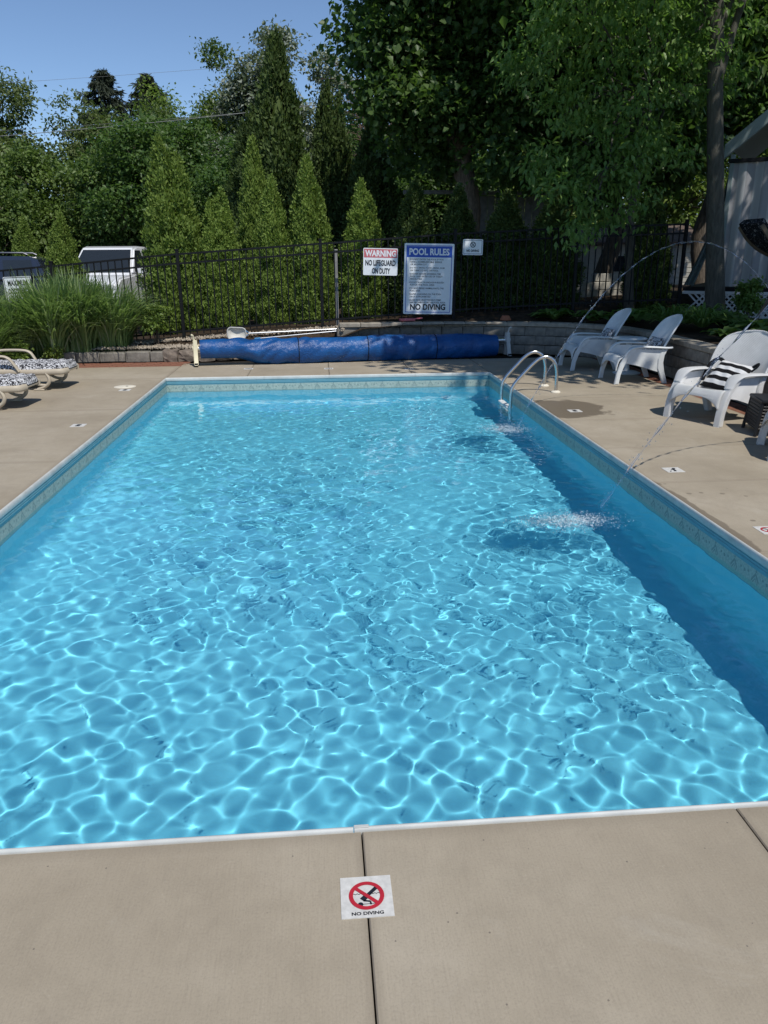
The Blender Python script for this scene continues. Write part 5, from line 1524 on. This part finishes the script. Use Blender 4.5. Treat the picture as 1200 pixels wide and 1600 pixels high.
for i in range(12):
    o = bpy.data.objects.new('board', bd); o.location = (2.1 + i * .2, -.02 + .004 * (i % 2), .12 + .02 * math.sin(i * 2.1)); link(o, t)
# pale shed behind the fence opening
M['shed'] = simple('pale_shed_siding', (0.42, 0.40, 0.35), .8, .2, var=.12)
M['shedroof'] = simple('brown_shed_roof', (0.12, 0.09, 0.075), .9, .1, var=.3)
t = thing('garden_shed', 'pale shed glimpsed through the fence opening at right', 'shed', (10.0, 25.5, .8)); t.scale = (1, 1, .66)
MB().box((0, 0, 1.0), (3.4, 2.4, 2.0)).build('wall', M['shed'], t, smooth=False)
for k in range(9): MB().box((0, -1.21, .12 + .22 * k), (3.42, .03, .19), b=.006).build('siding_board', M['shed'], t, smooth=False)
MB().prism([(-1.45, 1.95), (0, 2.75), (1.45, 1.95), (1.45, 2.05), (0, 2.88), (-1.45, 2.05)], -1.95, 1.95, 'x').build('roof', M['shedroof'], t, smooth=False)
MB().box((-.6, -1.23, 1.1), (.6, .03, .7), b=.01).build('window', M['glass'], t, smooth=False); MB().box((.7, -1.235, .95), (.8, .03, 1.8), b=.01).build('door', M['greywood'], t, smooth=False)
t = thing('patio_slabs', 'pale stacked garden blocks low behind the fence opening', 'blocks', (6.3, 18.6, .8))
for i in range(4):
    for j in range(3 - (i % 2)): MB().box((-.5 + i * .45 + .02 * j, 0, .1 + j * .19), (.42, .3, .18), b=.01).build('slab', M['shed'], t, smooth=False)

# ------------------------------------------------------------------ gazebo
M['gazframe'] = simple('grey green tent frame', (0.22, 0.27, 0.27), .6, .3, var=.08)
def curtain_mat():
    n = N('striped_curtain'); s = n.xyz(n.obj())[0]
    v = n.math('GREATER_THAN', n.math('FRACT', n.math('DIVIDE', n.math('ADD', s, 20.0), .30)), .5)
    n.base(n.mix(v, (0.30, 0.30, 0.315), (0.43, 0.44, 0.45))); return n.fin(.85, .15)
M['curtain'] = curtain_mat()
GX, GY, GZ = 7.75, 15.9, 1.17
gz_ = thing('gazebo', 'striped curtain gazebo on a lattice base at the right edge', 'gazebo', (GX, GY, 0), R(-35))
MB().box((2.0, 1.6, GZ - .06), (4.4, 3.6, .10), b=.01).build('platform', M['fence'], gz_, smooth=False)
for x in (.42, 3.9):
    for y in (.0, 3.2): MB().box((x, y, GZ + 1.2), (.08, .08, 2.5), b=.008).build('post', M['gazframe'], gz_, smooth=False)
for pts, nm in (([(.28, 3.52), (.28, 3.78), (2.16, 5.33), (2.16, 5.06)], 'roof_edge'), ([(4.04, 3.52), (4.04, 3.78), (2.16, 5.33), (2.16, 5.06)], 'roof_edge')):
    MB().prism(pts, -.25, -.12, 'y', .01).build(nm, M['gazframe'], gz_, smooth=False)
    p2 = [(a, b - .1) for a, b in pts]
MB().add([(.28, -.11, 3.77), (2.16, -.11, 5.32), (2.16, 3.5, 5.32), (.28, 3.5, 3.77), (4.04, -.11, 3.77), (4.04, 3.5, 3.77)], [(0, 1, 2, 3), (1, 4, 5, 2)]).build('canopy', M['gazframe'], gz_, smooth=False)
MB().box((2.16, -.05, 3.50), (3.6, .06, .07), b=.006).build('crossbar', M['fence'], gz_, smooth=False)
MB().grid(lambda u, v: (.42 + u * 3.45, -.02 + .05 * math.sin(u * 62) * (.5 + .5 * v) + .02 * math.sin(u * 17), 3.47 - v * (3.47 - GZ)), 260, 14).build('curtain', M['curtain'], gz_)
MB().grid(lambda u, v: (.34 - .62 * v ** 1.5 + u * (.05 + .16 * v), .30 + .06 * math.sin(u * 12), 3.4 - v * (3.4 - GZ)), 24, 20).build('side_flap', M['gazframe'], gz_)
MB().grid(lambda u, v: (3.9 + .03 * math.sin(u * 40), .1 + 3.0 * u, 3.47 - v * (3.47 - GZ)), 100, 6).build('side_curtain', M['curtain'], gz_)
M['lattice'] = simple('white_lattice', (0.60, 0.61, 0.62), .7, .2)
lat = bpy.data.objects.new('lattice_skirt', None); link(lat, gz_); lat.location = (0, -.19, 0)
zb, zt, xl, xr = .58, GZ - .12, -.2, 4.2
def lattice_slat(x, s):
    h = zt - zb; a = (x, zb); b = (x + s * h, zt)
    if s > 0 and b[0] > xr or s < 0 and b[0] < xl or a[0] < xl or a[0] > xr: return
    p, q = Vector((a[0], 0, a[1])), Vector((b[0], 0, b[1])); d = (q - p).normalized(); nn = Vector((-d.z, 0, d.x)) * .017
    yy = .004 * s
    MB().add([p + nn + Vector((0, yy - .004, 0)), p - nn + Vector((0, yy - .004, 0)), q - nn + Vector((0, yy - .004, 0)), q + nn + Vector((0, yy - .004, 0)),
              p + nn + Vector((0, yy + .003, 0)), p - nn + Vector((0, yy + .003, 0)), q - nn + Vector((0, yy + .003, 0)), q + nn + Vector((0, yy + .003, 0))],
             [(0, 1, 2, 3), (7, 6, 5, 4), (0, 4, 5, 1), (1, 5, 6, 2), (2, 6, 7, 3), (3, 7, 4, 0)]).build('slat', M['lattice'], lat, smooth=False)
x = xl
while x < xr:
    lattice_slat(x, 1); lattice_slat(x, -1); x += .115
for z in (zb, zt): MB().box(((xl + xr) / 2, -.012, z), (xr - xl, .02, .06), b=.004).build('trim', M['lattice'], lat, smooth=False)

# curved swing seat with a black sling in front of the curtain
M['wood'] = simple('pale_worn_wood', (0.14, 0.11, 0.075), .7, .2, var=.2)
M['sling'] = pattern_mat('black_sling_with_print', 26, (0.010, 0.011, 0.014), (0.34, 0.34, 0.36), .63)
t = thing('swing_lounger', 'curved wooden swing seat with black printed sling before the curtain', 'swing', (6.92, 12.6, .55))
cp = smooth_path([(.03, 0, 1.72), (.22, 0, 1.50), (.45, 0, 1.34), (.72, 0, 1.24), (1.05, 0, 1.22), (1.40, 0, 1.30), (1.7, 0, 1.5)], 6)
MB().sweep([p + Vector((0, 0, .02)) for p in cp], [(-.3, -.055), (.3, -.055), (.3, .055), (-.3, .055)], (0, 1, 0)).build('sling', M['sling'], t, angle=40)
for yy in (-.33, .33):
    MB().sweep([p + Vector((0, yy, -.05)) for p in cp], [(-.02, -.03), (.02, -.03), (.02, .03), (-.02, .03)], (0, 1, 0)).build('frame_rail', M['wood'], t, angle=40)
    MB().tube(smooth_path([(.95, yy, 1.16), (.75, yy, .6), (.45, yy, 0)], 5), .028, 8).build('leg', M['wood'], t); MB().tube(smooth_path([(1.1, yy, 1.16), (1.3, yy, .6), (1.6, yy, 0)], 5), .028, 8).build('leg', M['wood'], t)
MB().tube([(.68, -.33, .42), (.68, .33, .42)], .022, 8).build('crossbar', M['wood'], t)

# ------------------------------------------------------------------ overhead wires
M['wire'] = simple('pale_cable', (0.22, 0.22, 0.21), .6, .3)
def wire(label, a, b, sag, r):
    a, b = Vector(a), Vector(b)
    p = [a.lerp(b, k / 40) - Vector((0, 0, sag * 4 * (k / 40) * (1 - k / 40))) for k in range(41)]
    tag(MB().tube(p, r, 6).build('overhead_wire', M['wire']), label, 'wire', 'overhead wires')
wire('lowest and thickest overhead wire crossing the left trees', (-24, 30, 5.05), (12, 26, 7.75), .55, .011)
wire('thinner overhead wire just above the thickest one', (-24, 30, 5.45), (12, 29, 8.0), .55, .005)
wire('high thin overhead wire crossing the silver poplar', (-24, 30, 6.7), (12, 30, 9.4), .35, .004)

# small things on the wall top and gravel
M['terracotta'] = simple('terracotta', (0.30, 0.12, 0.07), .85, .15)
t = thing('terracotta_saucer', 'small upturned orange pot behind the block wall', 'pot', (3.6, 15.05, .6)); MB().lathe([(.11, 0), (.105, .03), (.07, .085), (.05, .09), (0, .09)], 18).build('shell', M['terracotta'], t)
t = thing('toy_scoop', 'faded red plastic scoop on the wall top', 'toy', (1.68, 15.06, .60), R(12)); MB().box((0, 0, .03), (.3, .14, .05), b=.015).build('pan', M['signfade'], t); MB().tube([(.13, 0, .04), (.32, .02, .05)], .014, 8).build('handle', M['signfade'], t)
